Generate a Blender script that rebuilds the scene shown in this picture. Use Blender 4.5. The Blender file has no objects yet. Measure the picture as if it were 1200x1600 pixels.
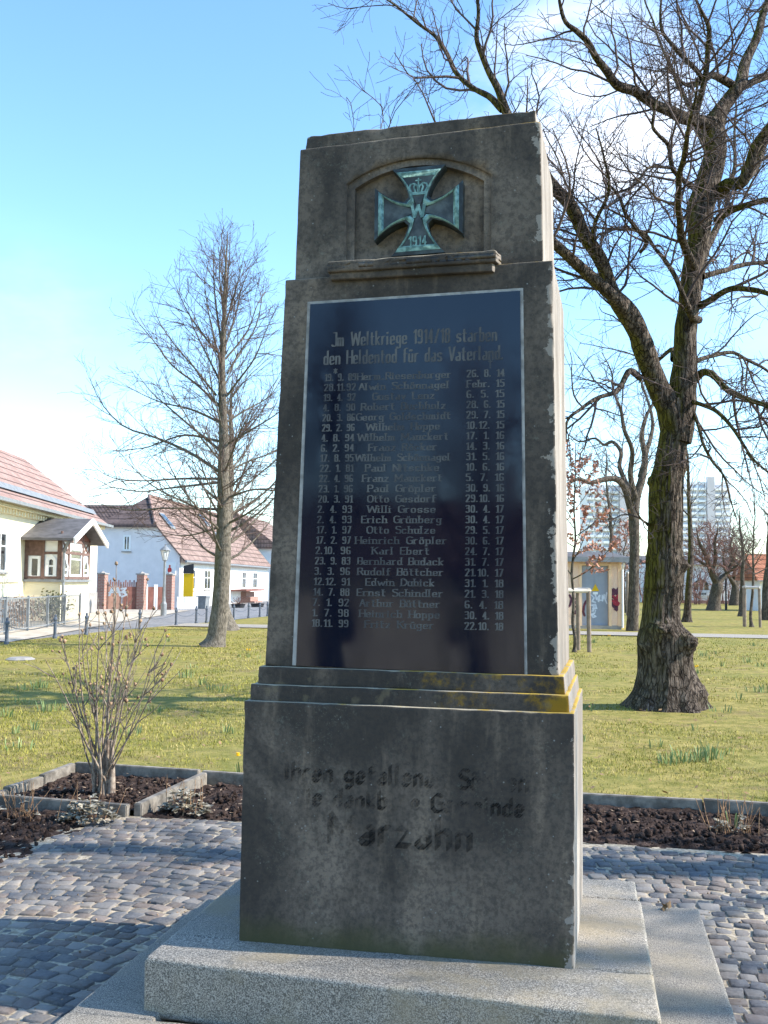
import bpy, bmesh, math, random
import numpy as np
from mathutils import Vector, Matrix, noise

# ------------------------------------------------------------------ camera, sky, sun, exposure
SC = bpy.context.scene
COL = SC.collection
CAM_C = np.array([0.6463, -3.6752, 1.5713])
CAM_R = np.array([0.98085, 0.19441, 0.01162])
CAM_U = np.array([0.0018, -0.06874, 0.99763])
CAM_F = np.array([-0.19475, 0.97851, 0.06778])
FPX = 1610.99          # focal length in pixels of the 1200 x 1600 photograph
cam_data = bpy.data.cameras.new('camera')
cam = bpy.data.objects.new('camera', cam_data)
COL.objects.link(cam)
cam_data.sensor_fit = 'VERTICAL'
cam_data.sensor_height = 36.0
cam_data.lens = FPX / 1600 * 36.0
cam_data.clip_start = 0.05
cam_data.clip_end = 3000
cam.matrix_world = Matrix(((CAM_R[0], CAM_U[0], -CAM_F[0], CAM_C[0]),
                           (CAM_R[1], CAM_U[1], -CAM_F[1], CAM_C[1]),
                           (CAM_R[2], CAM_U[2], -CAM_F[2], CAM_C[2]), (0, 0, 0, 1)))
SC.camera = cam

SUN_EL = math.radians(36)
sun_plan = np.array([1.0, 0.09]); sun_plan /= np.hypot(*sun_plan)
SUN = Vector((sun_plan[0] * math.cos(SUN_EL), sun_plan[1] * math.cos(SUN_EL), math.sin(SUN_EL)))
SC.render.engine = 'CYCLES'
SC.view_settings.view_transform = 'Standard'
SC.view_settings.look = 'None'
SC.view_settings.gamma = 1
SC.view_settings.exposure = 1.4
SC.cycles.max_bounces = 6

sun_data = bpy.data.lights.new('sun', 'SUN')
sun_data.energy = 3.6
sun_data.angle = math.radians(0.5)
sun_data.color = (1.0, 0.94, 0.85)
sun = bpy.data.objects.new('sun', sun_data)
COL.objects.link(sun)
sun.rotation_euler = SUN.to_track_quat('Z', 'Y').to_euler()
sun.location = (20, 0, 30)

world = bpy.data.worlds.new('World')
SC.world = world
world.use_nodes = True
nt = world.node_tree
nt.nodes.clear()
def wn(t, **k):
    n = nt.nodes.new(t)
    for a, b in k.items(): setattr(n, a, b)
    return n
w_out = wn('ShaderNodeOutputWorld'); w_bg = wn('ShaderNodeBackground')
sky = wn('ShaderNodeTexSky', sky_type='NISHITA', sun_disc=False)
sky.sun_elevation = SUN_EL
sky.sun_rotation = math.atan2(SUN.x, SUN.y)
sky.air_density = 1.0; sky.dust_density = 0.1; sky.ozone_density = 1.6
w_bg.inputs['Strength'].default_value = 0.15
# thin clouds: noise on the view direction, gathered where the photo has them
tc = wn('ShaderNodeTexCoord')
def w_math(op, a, b=None, c=None):
    n = wn('ShaderNodeMath', operation=op)
    for i, v in enumerate((a, b, c)):
        if v is None: continue
        if isinstance(v, (int, float)): n.inputs[i].default_value = v
        else: nt.links.new(v, n.inputs[i])
    return n.outputs[0]
def w_dot(d, lo, hi):
    n = wn('ShaderNodeVectorMath', operation='DOT_PRODUCT')
    nt.links.new(tc.outputs['Generated'], n.inputs[0])
    v = Vector(d).normalized(); n.inputs[1].default_value = v
    m = wn('ShaderNodeMapRange', interpolation_type='SMOOTHSTEP')
    nt.links.new(n.outputs['Value'], m.inputs[0])
    m.inputs[1].default_value = lo; m.inputs[2].default_value = hi
    return m.outputs[0]
w_map = wn('ShaderNodeMapping'); w_map.inputs['Scale'].default_value = (1, 1, 2.2)
nt.links.new(tc.outputs['Generated'], w_map.inputs[0])
cn = wn('ShaderNodeTexNoise'); cn.inputs['Scale'].default_value = 5.5; cn.inputs['Detail'].default_value = 7
cn.inputs['Roughness'].default_value = 0.55
nt.links.new(w_map.outputs[0], cn.inputs[0])
cr = wn('ShaderNodeMapRange', interpolation_type='SMOOTHSTEP'); nt.links.new(cn.outputs[0], cr.inputs[0])
cr.inputs[1].default_value = 0.33; cr.inputs[2].default_value = 0.62
zone = w_math('MAXIMUM', w_dot((-0.004, 0.911, 0.410), 0.9915, 0.9998), w_math('MULTIPLY', w_dot((-0.52, 0.84, 0.17), 0.985, 0.9995), 0.15))
zone = w_math('MAXIMUM', zone, w_math('MULTIPLY', w_dot((0.35, 0.85, 0.20), 0.95, 0.998), 0.22))
cm = w_math('MULTIPLY', zone, cr.outputs[0])
hsv = wn('ShaderNodeHueSaturation'); hsv.inputs['Saturation'].default_value = 1.12
hsv.inputs['Value'].default_value = 1.0
nt.links.new(sky.outputs[0], hsv.inputs['Color'])
mx = wn('ShaderNodeMixRGB'); tone = wn('ShaderNodeMixRGB', blend_type='MULTIPLY'); tone.inputs[0].default_value = 1; tone.inputs[2].default_value = (0.96, 1.03, 1.05, 1)
nt.links.new(hsv.outputs[0], tone.inputs[1]); nt.links.new(cm, mx.inputs[0]); nt.links.new(tone.outputs[0], mx.inputs[1])
mx.inputs[2].default_value = (4.6, 4.8, 5.2, 1)
nt.links.new(mx.outputs[0], w_bg.inputs[0]); nt.links.new(w_bg.outputs[0], w_out.inputs[0])

# ------------------------------------------------------------------ helpers
rng = np.random.default_rng(7)
random.seed(7)
def ray(u, v): return CAM_F + CAM_R * ((u - 600) / FPX) - CAM_U * ((v - 800) / FPX)
def onz(u, v, z=0.0):
    d = ray(u, v); return CAM_C + d * ((z - CAM_C[2]) / d[2])
def atd(u, v, D): return CAM_C + ray(u, v) * D
def ony(u, v, y):
    d = ray(u, v); return CAM_C + d * ((y - CAM_C[1]) / d[1])

WM = {}
def wmat(o): return WM.get(o.name, Matrix.Identity(4))
def tag(o, label=None, cat=None, group=None, kind=None):
    if label: o['label'] = label
    if cat: o['category'] = cat
    if group: o['group'] = group
    if kind: o['kind'] = kind
    return o
def thing(name, label, cat, loc=(0, 0, 0), rotz=0.0, group=None):
    o = bpy.data.objects.new(name, None)
    COL.objects.link(o)
    o.location = loc; o.rotation_euler = (0, 0, rotz)
    o.empty_display_size = 0.2
    WM[o.name] = Matrix.Translation(Vector(loc)) @ Matrix.Rotation(rotz, 4, 'Z')
    return tag(o, label, cat, group)
def dup(root, loc, rotz=0.0, scale=None, label=None, group=None):
    r = root.copy(); COL.objects.link(r)
    r.location = loc; r.rotation_euler = (0, 0, rotz)
    if scale: r.scale = (scale,) * 3
    if label: r['label'] = label
    if group: r['group'] = group
    for ch in list(root.children):
        c = ch.copy(); COL.objects.link(c); c.parent = r
        for g in list(ch.children):
            d = g.copy(); COL.objects.link(d); d.parent = c
    return r

class MB:
    """gathers vertices and faces for one mesh"""
    def __init__(s): s.v = []; s.f = []; s.m = []; s.mi = 0
    def add(s, vs, fs):
        b = len(s.v); s.v += [tuple(map(float, p)) for p in vs]
        for f in fs: s.f.append(tuple(b + i for i in f)); s.m.append(s.mi)
    def hexa(s, p):      # p: 4 bottom (ccw), 4 top
        s.add(p, [(3, 2, 1, 0), (4, 5, 6, 7), (0, 1, 5, 4), (1, 2, 6, 5), (2, 3, 7, 6), (3, 0, 4, 7)])
    def box(s, x0, x1, y0, y1, z0, z1):
        s.hexa([(x0, y0, z0), (x1, y0, z0), (x1, y1, z0), (x0, y1, z0), (x0, y0, z1), (x1, y0, z1), (x1, y1, z1), (x0, y1, z1)])
    def prism(s, poly, fn, a, b):      # poly in (p,q); fn(p,q,t) -> xyz; extruded from t=a to t=b
        n = len(poly)
        s.add([fn(p, q, a) for p, q in poly] + [fn(p, q, b) for p, q in poly],
              [tuple(range(n - 1, -1, -1)), tuple(range(n, 2 * n))] + [(i, (i + 1) % n, n + (i + 1) % n, n + i) for i in range(n)])
    def tube(s, pts, rad, n=8, cap=True):
        pts = np.asarray(pts, float); k = len(pts)
        rad = np.broadcast_to(np.asarray(rad, float), (k,))
        t = np.gradient(pts, axis=0); t /= np.linalg.norm(t, axis=1)[:, None] + 1e-12
        m = t.mean(0); ref = np.eye(3)[np.argmin(np.abs(m))]
        u = np.cross(t, ref); u /= np.linalg.norm(u, axis=1)[:, None] + 1e-12
        w = np.cross(t, u)
        a = np.arange(n) * 2 * math.pi / n
        R = pts[:, None] + rad[:, None, None] * (np.cos(a)[None, :, None] * u[:, None] + np.sin(a)[None, :, None] * w[:, None])
        fs = [(i * n + j, (i + 1) * n + j, (i + 1) * n + (j + 1) % n, i * n + (j + 1) % n) for i in range(k - 1) for j in range(n)]
        if cap: fs += [tuple(range(n)), tuple((k - 1) * n + j for j in range(n - 1, -1, -1))]
        s.add(R.reshape(-1, 3), fs)
    def lathe(s, c, prof, n=12):       # prof: (r, z) list
        k = len(prof)
        vs = [(c[0] + r * math.cos(2 * math.pi * j / n), c[1] + r * math.sin(2 * math.pi * j / n), c[2] + z) for r, z in prof for j in range(n)]
        fs = [(i * n + j, i * n + (j + 1) % n, (i + 1) * n + (j + 1) % n, (i + 1) * n + j) for i in range(k - 1) for j in range(n)]
        fs += [tuple(range(n - 1, -1, -1)), tuple((k - 1) * n + j for j in range(n))]
        s.add(vs, fs)
    def build(s, name, mats, parent=None, smooth=False, bevel=0.0, world=True, segs=2):
        me = bpy.data.meshes.new(name)
        vs = s.v
        me.from_pydata(vs, [], s.f)
        if not isinstance(mats, (list, tuple)): mats = [mats]
        for m in mats: me.materials.append(m)
        if len(mats) > 1: me.polygons.foreach_set('material_index', s.m)
        if parent is not None and world: me.transform(wmat(parent).inverted())
        bm = bmesh.new(); bm.from_mesh(me)
        if bevel:
            bmesh.ops.bevel(bm, geom=bm.edges[:], offset=bevel, segments=segs, affect='EDGES', clamp_overlap=True)
        bmesh.ops.recalc_face_normals(bm, faces=bm.faces[:])
        bm.to_mesh(me); bm.free()
        if smooth: me.polygons.foreach_set('use_smooth', [True] * len(me.polygons))
        me.update()
        return link(name, me, parent)
def link(name, me, parent=None):
    o = bpy.data.objects.new(name, me); COL.objects.link(o)
    if parent is not None:
        o.parent = parent; WM[o.name] = wmat(parent)
    return o
def np_mesh(name, V, F, mats, parent=None, smooth=False, col=None, mi=None):
    """V (n,3); F (m,3|4) arrays of one face size"""
    V = np.asarray(V, np.float32); F = np.asarray(F, np.int32)
    me = bpy.data.meshes.new(name)
    if parent is not None:
        M = np.array(wmat(parent).inverted()); V = V @ M[:3, :3].T.astype(np.float32) + M[:3, 3].astype(np.float32)
    me.vertices.add(len(V)); me.vertices.foreach_set('co', V.ravel())
    k = F.shape[1]
    me.loops.add(F.size); me.loops.foreach_set('vertex_index', F.ravel())
    me.polygons.add(len(F)); me.polygons.foreach_set('loop_start', np.arange(len(F), dtype=np.int32) * k)
    me.polygons.foreach_set('loop_total', np.full(len(F), k, np.int32))
    if not isinstance(mats, (list, tuple)): mats = [mats]
    for m in mats: me.materials.append(m)
    if mi is not None: me.polygons.foreach_set('material_index', np.asarray(mi, np.int32))
    if smooth: me.polygons.foreach_set('use_smooth', np.ones(len(F), bool))
    me.update(calc_edges=True)
    if col is not None:
        at = me.color_attributes.new('tint', 'FLOAT_COLOR', 'POINT')
        c = np.ones((len(V), 4), np.float32); c[:, :3] = col
        at.data.foreach_set('color', c.ravel())
    me.validate()
    return link(name, me, parent)

# ------------------------------------------------------------------ materials
class Mat:
    def __init__(s, name, rough=0.85, spec=0.3):
        s.m = bpy.data.materials.new(name); s.m.use_nodes = True
        s.t = s.m.node_tree; s.b = s.t.nodes['Principled BSDF']
        s.b.inputs['Roughness'].default_value = rough
        s.b.inputs['Specular IOR Level'].default_value = spec
        s.tc = s.t.nodes.new('ShaderNodeTexCoord'); s.geo = None
    def n(s, t, **k):
        x = s.t.nodes.new(t)
        for a, b in k.items(): setattr(x, a, b)
        return x
    def set(s, sock, v):
        if hasattr(v, 'is_output'): s.t.links.new(v, sock)
        elif isinstance(v, (tuple, list)) and len(v) == 3 and sock.type == 'RGBA': sock.default_value = (*v, 1)
        else: sock.default_value = v
    def coord(s, scale=(1, 1, 1), which='Object', loc=(0, 0, 0), rot=(0, 0, 0)):
        m = s.n('ShaderNodeMapping'); m.inputs['Scale'].default_value = scale; m.inputs['Location'].default_value = loc
        m.inputs['Rotation'].default_value = rot
        s.t.links.new(s.tc.outputs[which], m.inputs[0]); return m.outputs[0]
    def noise(s, scale, detail=6, rough=0.55, co=None, dist=0.0):
        x = s.n('ShaderNodeTexNoise'); x.inputs['Scale'].default_value = scale; x.inputs['Detail'].default_value = detail
        x.inputs['Roughness'].default_value = rough; x.inputs['Distortion'].default_value = dist
        s.t.links.new(co if co is not None else s.tc.outputs['Object'], x.inputs['Vector']); return x.outputs['Fac']
    def voro(s, scale, feature='F1', co=None, out='Distance', rand=1.0):
        x = s.n('ShaderNodeTexVoronoi', feature=feature); x.inputs['Scale'].default_value = scale
        x.inputs['Randomness'].default_value = rand
        s.t.links.new(co if co is not None else s.tc.outputs['Object'], x.inputs['Vector']); return x.outputs[out]
    def ramp(s, fac, lo, hi, a=0.0, b=1.0):
        x = s.n('ShaderNodeMapRange', interpolation_type='SMOOTHSTEP')
        s.set(x.inputs[0], fac); x.inputs[1].default_value = lo; x.inputs[2].default_value = hi
        x.inputs[3].default_value = a; x.inputs[4].default_value = b; return x.outputs[0]
    def mix(s, fac, a, b, mode='MIX'):
        x = s.n('ShaderNodeMixRGB', blend_type=mode); s.set(x.inputs[0], fac); s.set(x.inputs[1], a); s.set(x.inputs[2], b); return x.outputs[0]
    def math(s, op, a, b=0.0):
        x = s.n('ShaderNodeMath', operation=op); s.set(x.inputs[0], a); s.set(x.inputs[1], b); return x.outputs[0]
    def xyz(s, which='Object'):
        x = s.n('ShaderNodeSeparateXYZ'); s.t.links.new(s.tc.outputs[which], x.inputs[0]); return x.outputs
    def normal(s):
        x = s.n('ShaderNodeSeparateXYZ'); g = s.n('ShaderNodeNewGeometry'); s.t.links.new(g.outputs['Normal'], x.inputs[0]); return x.outputs
    def attr(s, name='tint'):
        x = s.n('ShaderNodeAttribute'); x.attribute_name = name; return x.outputs['Color']
    def color(s, v): s.set(s.b.inputs['Base Color'], v); return s
    def bump(s, h, strength=0.4, dist=0.01):
        x = s.n('ShaderNodeBump'); x.inputs['Strength'].default_value = strength; x.inputs['Distance'].default_value = dist
        s.set(x.inputs['Height'], h); s.t.links.new(x.outputs[0], s.b.inputs['Normal']); return s

def plain(name, c, rough=0.7, var=0.18, scale=6.0, bump=0.15, bscale=60, bdist=0.004, spec=0.3, metal=0.0):
    """painted, plastered or metal surface with slight mottling"""
    m = Mat(name, rough, spec)
    n = m.noise(scale, 6)
    dark = tuple(x * (1 - var) for x in c); lite = tuple(min(0.95, x * (1 + var)) for x in c)
    m.color(m.mix(m.ramp(n, 0.3, 0.7), dark, lite))
    if bump: m.bump(m.noise(bscale, 4), bump, bdist)
    m.b.inputs['Metallic'].default_value = metal
    return m.m

# soot-blackened sandstone of the memorial's weathered faces
def sooty_stone(name, tone=1.0, lichen_x=False, algae=False, edge=None):
    m = Mat(name, 0.93, 0.2)
    a = m.noise(1.7, 8, 0.62, m.coord((1, 1, 0.75)), 0.4)
    st = m.noise(3.0, 6, 0.6, m.coord((3.2, 3.2, 0.5)))
    t = lambda c: tuple(x * tone for x in c)
    c = m.mix(m.ramp(a, 0.40, 0.62), t((0.033, 0.028, 0.0235)), t((0.122, 0.098, 0.076)))
    big = m.ramp(m.math('ADD', m.noise(0.9, 4, .5, m.coord((1, 1, 1), loc=(3.3, 0, 1.2))), m.math('MULTIPLY', m.xyz()[0], .20 if algae else .04)), .42, .62)
    c = m.mix(m.math('MULTIPLY', big, .6), c, t((0.025, 0.021, 0.018)))
    c = m.mix(m.math('MULTIPLY', m.ramp(st, 0.50, 0.72), 0.55), c, t((0.160, 0.124, 0.090)))
    c = m.mix(m.math('MULTIPLY', m.ramp(m.noise(45, 7, .75), 0.42, 0.62), 0.55), c, t((0.020, 0.019, 0.018)))
    # scattered crustose lichen
    patch = m.ramp(m.noise(4.5, 5), 0.46, 0.60)
    spk = m.math('MAXIMUM', m.ramp(m.noise(120, 4, 0.75), 0.58, 0.70), m.math('MULTIPLY', m.ramp(m.noise(32, 6, 0.75), 0.56, 0.68), .7))
    c = m.mix(m.math('MULTIPLY', m.math('MULTIPLY', patch, spk), 0.6), c, (0.17, 0.175, 0.14))
    spot = m.ramp(m.voro(36), 0.13, 0.08)
    keep = m.ramp(m.noise(7, 4), 0.52, 0.60)
    c = m.mix(m.math('MULTIPLY', m.math('MULTIPLY', spot, keep), 0.75), c, (0.25, 0.25, 0.23))
    if algae:
        z = m.xyz()[2]
        g = m.ramp(m.math('ADD', z, m.math('MULTIPLY', m.noise(9, 5), 0.16)), 0.20, 0.07)
        c = m.mix(m.math('MULTIPLY', g, 0.75), c, (0.075, 0.072, 0.03))
    if lichen_x:
        x = m.xyz()[0]
        f = m.math('ADD', m.noise(6.5, 6, 0.65), m.math('MULTIPLY', x, 0.19))
        c = m.mix(m.math('MULTIPLY', m.ramp(m.math('ADD', f, m.math('MULTIPLY', m.noise(40, 5, .7), .22)), 0.67, 0.82), 0.85), c, (0.27, 0.155, 0.012))
        c = m.mix(m.math('MULTIPLY', m.ramp(m.noise(14, 5), 0.58, 0.7), 0.5), c, (0.16, 0.13, 0.08))
    if edge:         # black crust flaked off along the right-hand arris
        o = m.xyz(); e = m.math('ADD', o[0], m.math('SUBTRACT', m.math('MULTIPLY', o[2], edge[1]), edge[0]))
        e = m.math('ADD', e, m.math('SUBTRACT', m.math('MULTIPLY', m.noise(10, 7, .68), .28), .141))
        c = m.mix(m.ramp(e, -.003, .001), c, (0.27, 0.235, 0.195))
    m.color(c)
    h = m.math('ADD', m.math('MULTIPLY', m.noise(140, 4), 0.5), m.noise(24, 6))
    m.bump(h, 0.45, 0.006)
    return m.m

def pale_stone(name, c0=(0.21, 0.18, 0.15), c1=(0.37, 0.33, 0.285), yellow=0.0):
    m = Mat(name, 0.92, 0.2)
    a = m.noise(2.2, 7, 0.6, m.coord((1, 2.5, 0.6)))
    c = m.mix(m.ramp(a, 0.35, 0.68), c0, c1)
    c = m.mix(m.math('MULTIPLY', m.ramp(m.noise(30, 5), 0.5, 0.75), 0.4), c, (0.16, 0.13, 0.10))
    if yellow:
        x = m.xyz()[0]
        c = m.mix(m.math('MULTIPLY', m.ramp(m.math('ADD', m.noise(9, 5), m.math('MULTIPLY', x, 0.3)), 0.52, 0.64), yellow), c, (0.45, 0.28, 0.02))
    m.color(c)
    m.bump(m.math('ADD', m.math('MULTIPLY', m.noise(150, 4), 0.5), m.noise(20, 6)), 0.4, 0.006)
    return m.m

def granite(name, lo, hi, warm):
    m = Mat(name, 0.8, 0.3)
    s = m.noise(230, 3, 0.7); s2 = m.noise(95, 4, 0.6)
    c = m.mix(m.ramp(s, 0.42, 0.60), lo, hi)
    c = m.mix(m.math('MULTIPLY', m.ramp(s2, 0.5, 0.68), 0.5), c, tuple(x * 0.45 for x in lo))
    c = m.mix(m.math('MULTIPLY', m.ramp(m.noise(3.2, 6, 0.6), 0.45, 0.68), warm), c, (0.30, 0.245, 0.155))
    c = m.mix(m.math('MULTIPLY', m.ramp(m.noise(6, 5), 0.56, 0.72), 0.35), c, (0.10, 0.10, 0.085))
    m.color(c)
    m.bump(m.math('ADD', m.noise(180, 3), m.noise(40, 4)), 0.45, 0.004)
    return m.m

M_SOOT = sooty_stone('sooty_sandstone_base', 1.75, algae=True, edge=(.598, 0))
M_SOOT2 = sooty_stone('sooty_sandstone_shaft', 1.6, edge=(.557, .0153))
M_SOOT4 = sooty_stone('sooty_sandstone_top', 1.6, edge=(.5326, .02))
M_SOOT3 = sooty_stone('sooty_sandstone_moulding', 1.6, lichen_x=True)
M_NICHE = sooty_stone('sandstone_niche', 2.0)
M_PALE = pale_stone('pale_side_sandstone')  # paler than the front, used on the right-hand faces
M_TOPS = pale_stone('pale_ledge_sandstone', (0.28, 0.24, 0.17), (0.42, 0.36, 0.26), 0.8)  # paler stone with yellow patches, used on the top faces
M_GRAN = granite('granite_upper_step', (0.12, 0.108, 0.09), (0.47, 0.42, 0.345), 0.75)
M_GRAN2 = granite('granite_lower_step', (0.115, 0.103, 0.085), (0.40, 0.355, 0.29), 0.45)
M_MORTAR = plain('tablet_bedding_mortar', (0.30, 0.29, 0.27), 0.9, 0.35, 18, 0.4, 90)

# ------------------------------------------------------------------ stone blocks with worn edges
def spaced(L, step):
    e = [0, .0025, .006, .011, .018, .03]
    n = max(2, int((L - .06) / step))
    return np.array(e + list(np.linspace(.03, L - .03, n + 1))[1:-1] + [L - x for x in e[::-1]])
def stone(name, P8, mats, parent, step=0.03, flake=0.0, r0=0.006, chip=0.012, amp=0.0015, seed=0.0, mi=(0, 0, 0, 0, 1, 0)):
    """P8: bottom (front-left, front-right, back-right, back-left) then top. mi: material of front, back, left, bottom, right, top"""
    P = np.array(P8, float)
    L = np.array([np.linalg.norm(P[1] - P[0]), np.linalg.norm(P[3] - P[0]), np.linalg.norm(P[4] - P[0])])
    S = [spaced(l, step) for l in L]
    V = []; F = []; MI = []
    faces = [(1, 0, mi[0]), (1, 1, mi[1]), (0, 0, mi[2]), (2, 0, mi[3]), (0, 1, mi[4]), (2, 1, mi[5])]
    for ax, side, m in faces:
        a, b = [i for i in range(3) if i != ax]
        A, B = np.meshgrid(S[a], S[b], indexing='ij')
        v = np.zeros(A.shape + (3,)); v[..., a] = A; v[..., b] = B; v[..., ax] = L[ax] * side
        base = sum(len(x) for x in V); na, nb = A.shape
        V.append(v.reshape(-1, 3))
        idx = base + np.arange(na * nb).reshape(na, nb)
        q = np.stack([idx[:-1, :-1], idx[1:, :-1], idx[1:, 1:], idx[:-1, 1:]], -1).reshape(-1, 4)
        F.append(q); MI += [m] * len(q)
    V = np.concatenate(V); F = np.concatenate(F); MI = np.array(MI)
    if flake:        # crust flaked off along the front edges shows the clean stone
        cen_ = V[F].mean(1)
        for i in np.where((np.abs(cen_[:, 1]) < 1e-6))[0]:
            p = cen_[i]; q = Vector(p) + Vector((seed, seed * 2.1, 0)); nz = noise.noise(q * 11) + .6 * noise.noise(q * 37)
            er, el_, et = L[0] - p[0], p[0], L[2] - p[2]
            if er < .006 + flake * max(0, nz - .05) or el_ < flake * .35 * max(0, nz - .35) or et < flake * .6 * max(0, nz - .3): MI[i] = 1
    key = np.round(V, 5); _, first, inv = np.unique(key, axis=0, return_index=True, return_inverse=True)
    inv = inv.ravel(); V = V[first]; F = inv[F]
    out = V.copy()
    for i, p in enumerate(V):
        d = np.sort(np.minimum(p, L - p))
        q = Vector(p) + Vector((seed, seed * 1.7, seed * .3))
        if d[1] < 0.032:
            nz = noise.noise(q * 16) * .6 + noise.noise(q * 42) * .5
            r = r0 + chip * max(0.0, nz - 0.12) * 2.2
            r = min(r, 0.03)
            c = np.clip(p, r, L - r); w = p - c; l = np.linalg.norm(w)
            if l > 1e-9 and l > r: out[i] = c + w / l * r
        out[i] += np.array(noise.noise_vector(q * 9)) * amp
    s = out / L
    x, y, z = s[:, :1], s[:, 1:2], s[:, 2:]
    W = ((1 - x) * (1 - y) * (1 - z) * P[0] + x * (1 - y) * (1 - z) * P[1] + x * y * (1 - z) * P[2] + (1 - x) * y * (1 - z) * P[3]
         + (1 - x) * (1 - y) * z * P[4] + x * (1 - y) * z * P[5] + x * y * z * P[6] + (1 - x) * y * z * P[7])
    o = np_mesh(name, W, F, mats, parent, smooth=True, mi=MI)
    bm = bmesh.new(); bm.from_mesh(o.data); bmesh.ops.recalc_face_normals(bm, faces=bm.faces[:]); bm.to_mesh(o.data); bm.free()
    return o
def block(xl0, xr0, xl1, xr1, y0, y1, yb0, yb1, zl0, zr0, zl1, zr1):
    """front face at y0 (bottom) / y1 (top), back at yb0 / yb1"""
    return [(xl0, y0, zl0), (xr0, y0, zr0), (xr0 + .022, yb0, zr0), (xl0, yb0, zl0), (xl1, y1, zl1), (xr1, y1, zr1), (xr1 + .022, yb1, zr1), (xl1, yb1, zl1)]

# ------------------------------------------------------------------ lettering: polylines swept with a flat nib
G = {
'a': '58,29 39 48 43|46 16 05 04 13 33 44', 'b': '58,0d 03|08 29 39 48 44 33 13 04', 'c': '5,48 39 19 08 04 13 33 44',
'd': '58,4d 43|48 29 19 08 04 13 33 44', 'e': '5,06 46 48 39 19 08 04 13 33 44', 'f': '4,4d 2d 1c 13|09 39',
'g': '5,48 39 19 08 05 14 34 45|49 41 30 10 01', 'h': '58,0d 03|08 29 39 48 43', 'i': '2,09 03|0b 0c', 'k': '5,0d 03|49 06|16 43',
'l': '2,0d 03', 'm': '8,09 03|08 29 38 33|38 59 68 63', 'n': '5,09 03|08 29 39 48 43', 'o': '5,19 39 48 44 33 13 04 08 19',
'p': '5,09 00|08 29 39 48 44 33 13 04', 'r': '4,09 03|07 19 39', 's': '5,48 39 19 08 07 16 36 45 44 33 13 04', 't': '4,1c 14 23 33|09 39',
'u': '5,09 04 13 33 44|49 43', 'v': '5,09 23 49', 'w': '8,09 23 48 63 89', 'z': '5,09 49 03 43', 'ö': '5,19 39 48 44 33 13 04 08 19|1b 1c|3b 3c',
'ü': '5,09 04 13 33 44|49 43|1b 1c|3b 3c', 'A': '6,03 3d 63|17 57', 'B': '5,03 0d 4d 5c 59 48 08|48 57 54 43 03', 'D': '6,03 0d 3d 6a 66 33 03',
'E': '5,5d 0d 03 53|08 48', 'F': '5,5d 0d 03|08 48', 'G': '6,6c 4d 2d 0b 05 23 43 64 68 48', 'H': '6,03 0d|63 6d|08 68', 'I': '2,0d 03',
'J': '5,2d 5d 54 43 13 04', 'K': '6,0d 03|6d 08|29 63', 'L': '5,0d 03 53', 'M': '9,03 0d 46 8d 83', 'N': '6,03 0d 63 6d',
'O': '6,2d 4d 6b 65 43 23 05 0b 2d', 'P': '5,03 0d 4d 5c 59 48 08', 'R': '6,03 0d 4d 5c 59 48 08|38 63', 'S': '5,5c 4d 1d 0c 0a 19 48 57 54 43 13 04',
'V': '6,0d 33 6d', 'W': 'a,0d 23 5c 83 ad', '0': '5,1d 3d 4b 45 33 13 05 0b 1d', '1': '3,0b 2d 23', '2': '5,0b 0c 1d 3d 4c 4a 03 43',
'3': '5,0c 1d 3d 4c 4a 39 19|39 48 44 33 13 04', '4': '5,33 3d 06 46', '5': '5,4d 0d 09 39 48 44 33 13 04', '6': '5,4c 3d 1d 0b 05 13 33 44 47 38 08',
'7': '5,0d 4d 13', '8': '5,19 0a 0c 1d 3d 4c 4a 39 19 08 04 13 33 44 48 39', '9': '5,04 13 33 45 4b 3d 1d 0c 09 18 48', '.': '2,04 03', ',': '2,14 02',
'/': '5,03 4d', '+': '4,2d 23|0a 4a', '*': '5,06 4a|0a 46|2b 25', ' ': '4,'}
def hull(P):
    P = sorted(set((round(a, 6), round(b, 6)) for a, b in P))
    def half(Q):
        h = []
        for p in Q:
            while len(h) > 1 and (h[-1][0] - h[-2][0]) * (p[1] - h[-2][1]) - (h[-1][1] - h[-2][1]) * (p[0] - h[-2][0]) <= 0: h.pop()
            h.append(p)
        return h
    a = half(P); b = half(P[::-1]); return a[:-1] + b[:-1]
def glyphs(text, cap, wx=1.0, gap=2.0):
    """-> list of polylines and the total width; cap = capital height"""
    k = cap / 10.0; x = 0; out = []
    for ch in text:
        adv, body = G[ch].split(',')
        for st in body.split('|'):
            if st.strip(): out.append([((x + int(c[0], 16)) * k * wx, (int(c[1], 16) - 3) * k) for c in st.split()])
        x += sum(int(d, 16) for d in adv[:1]) + gap
    return out, (x - gap) * k * wx
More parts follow.
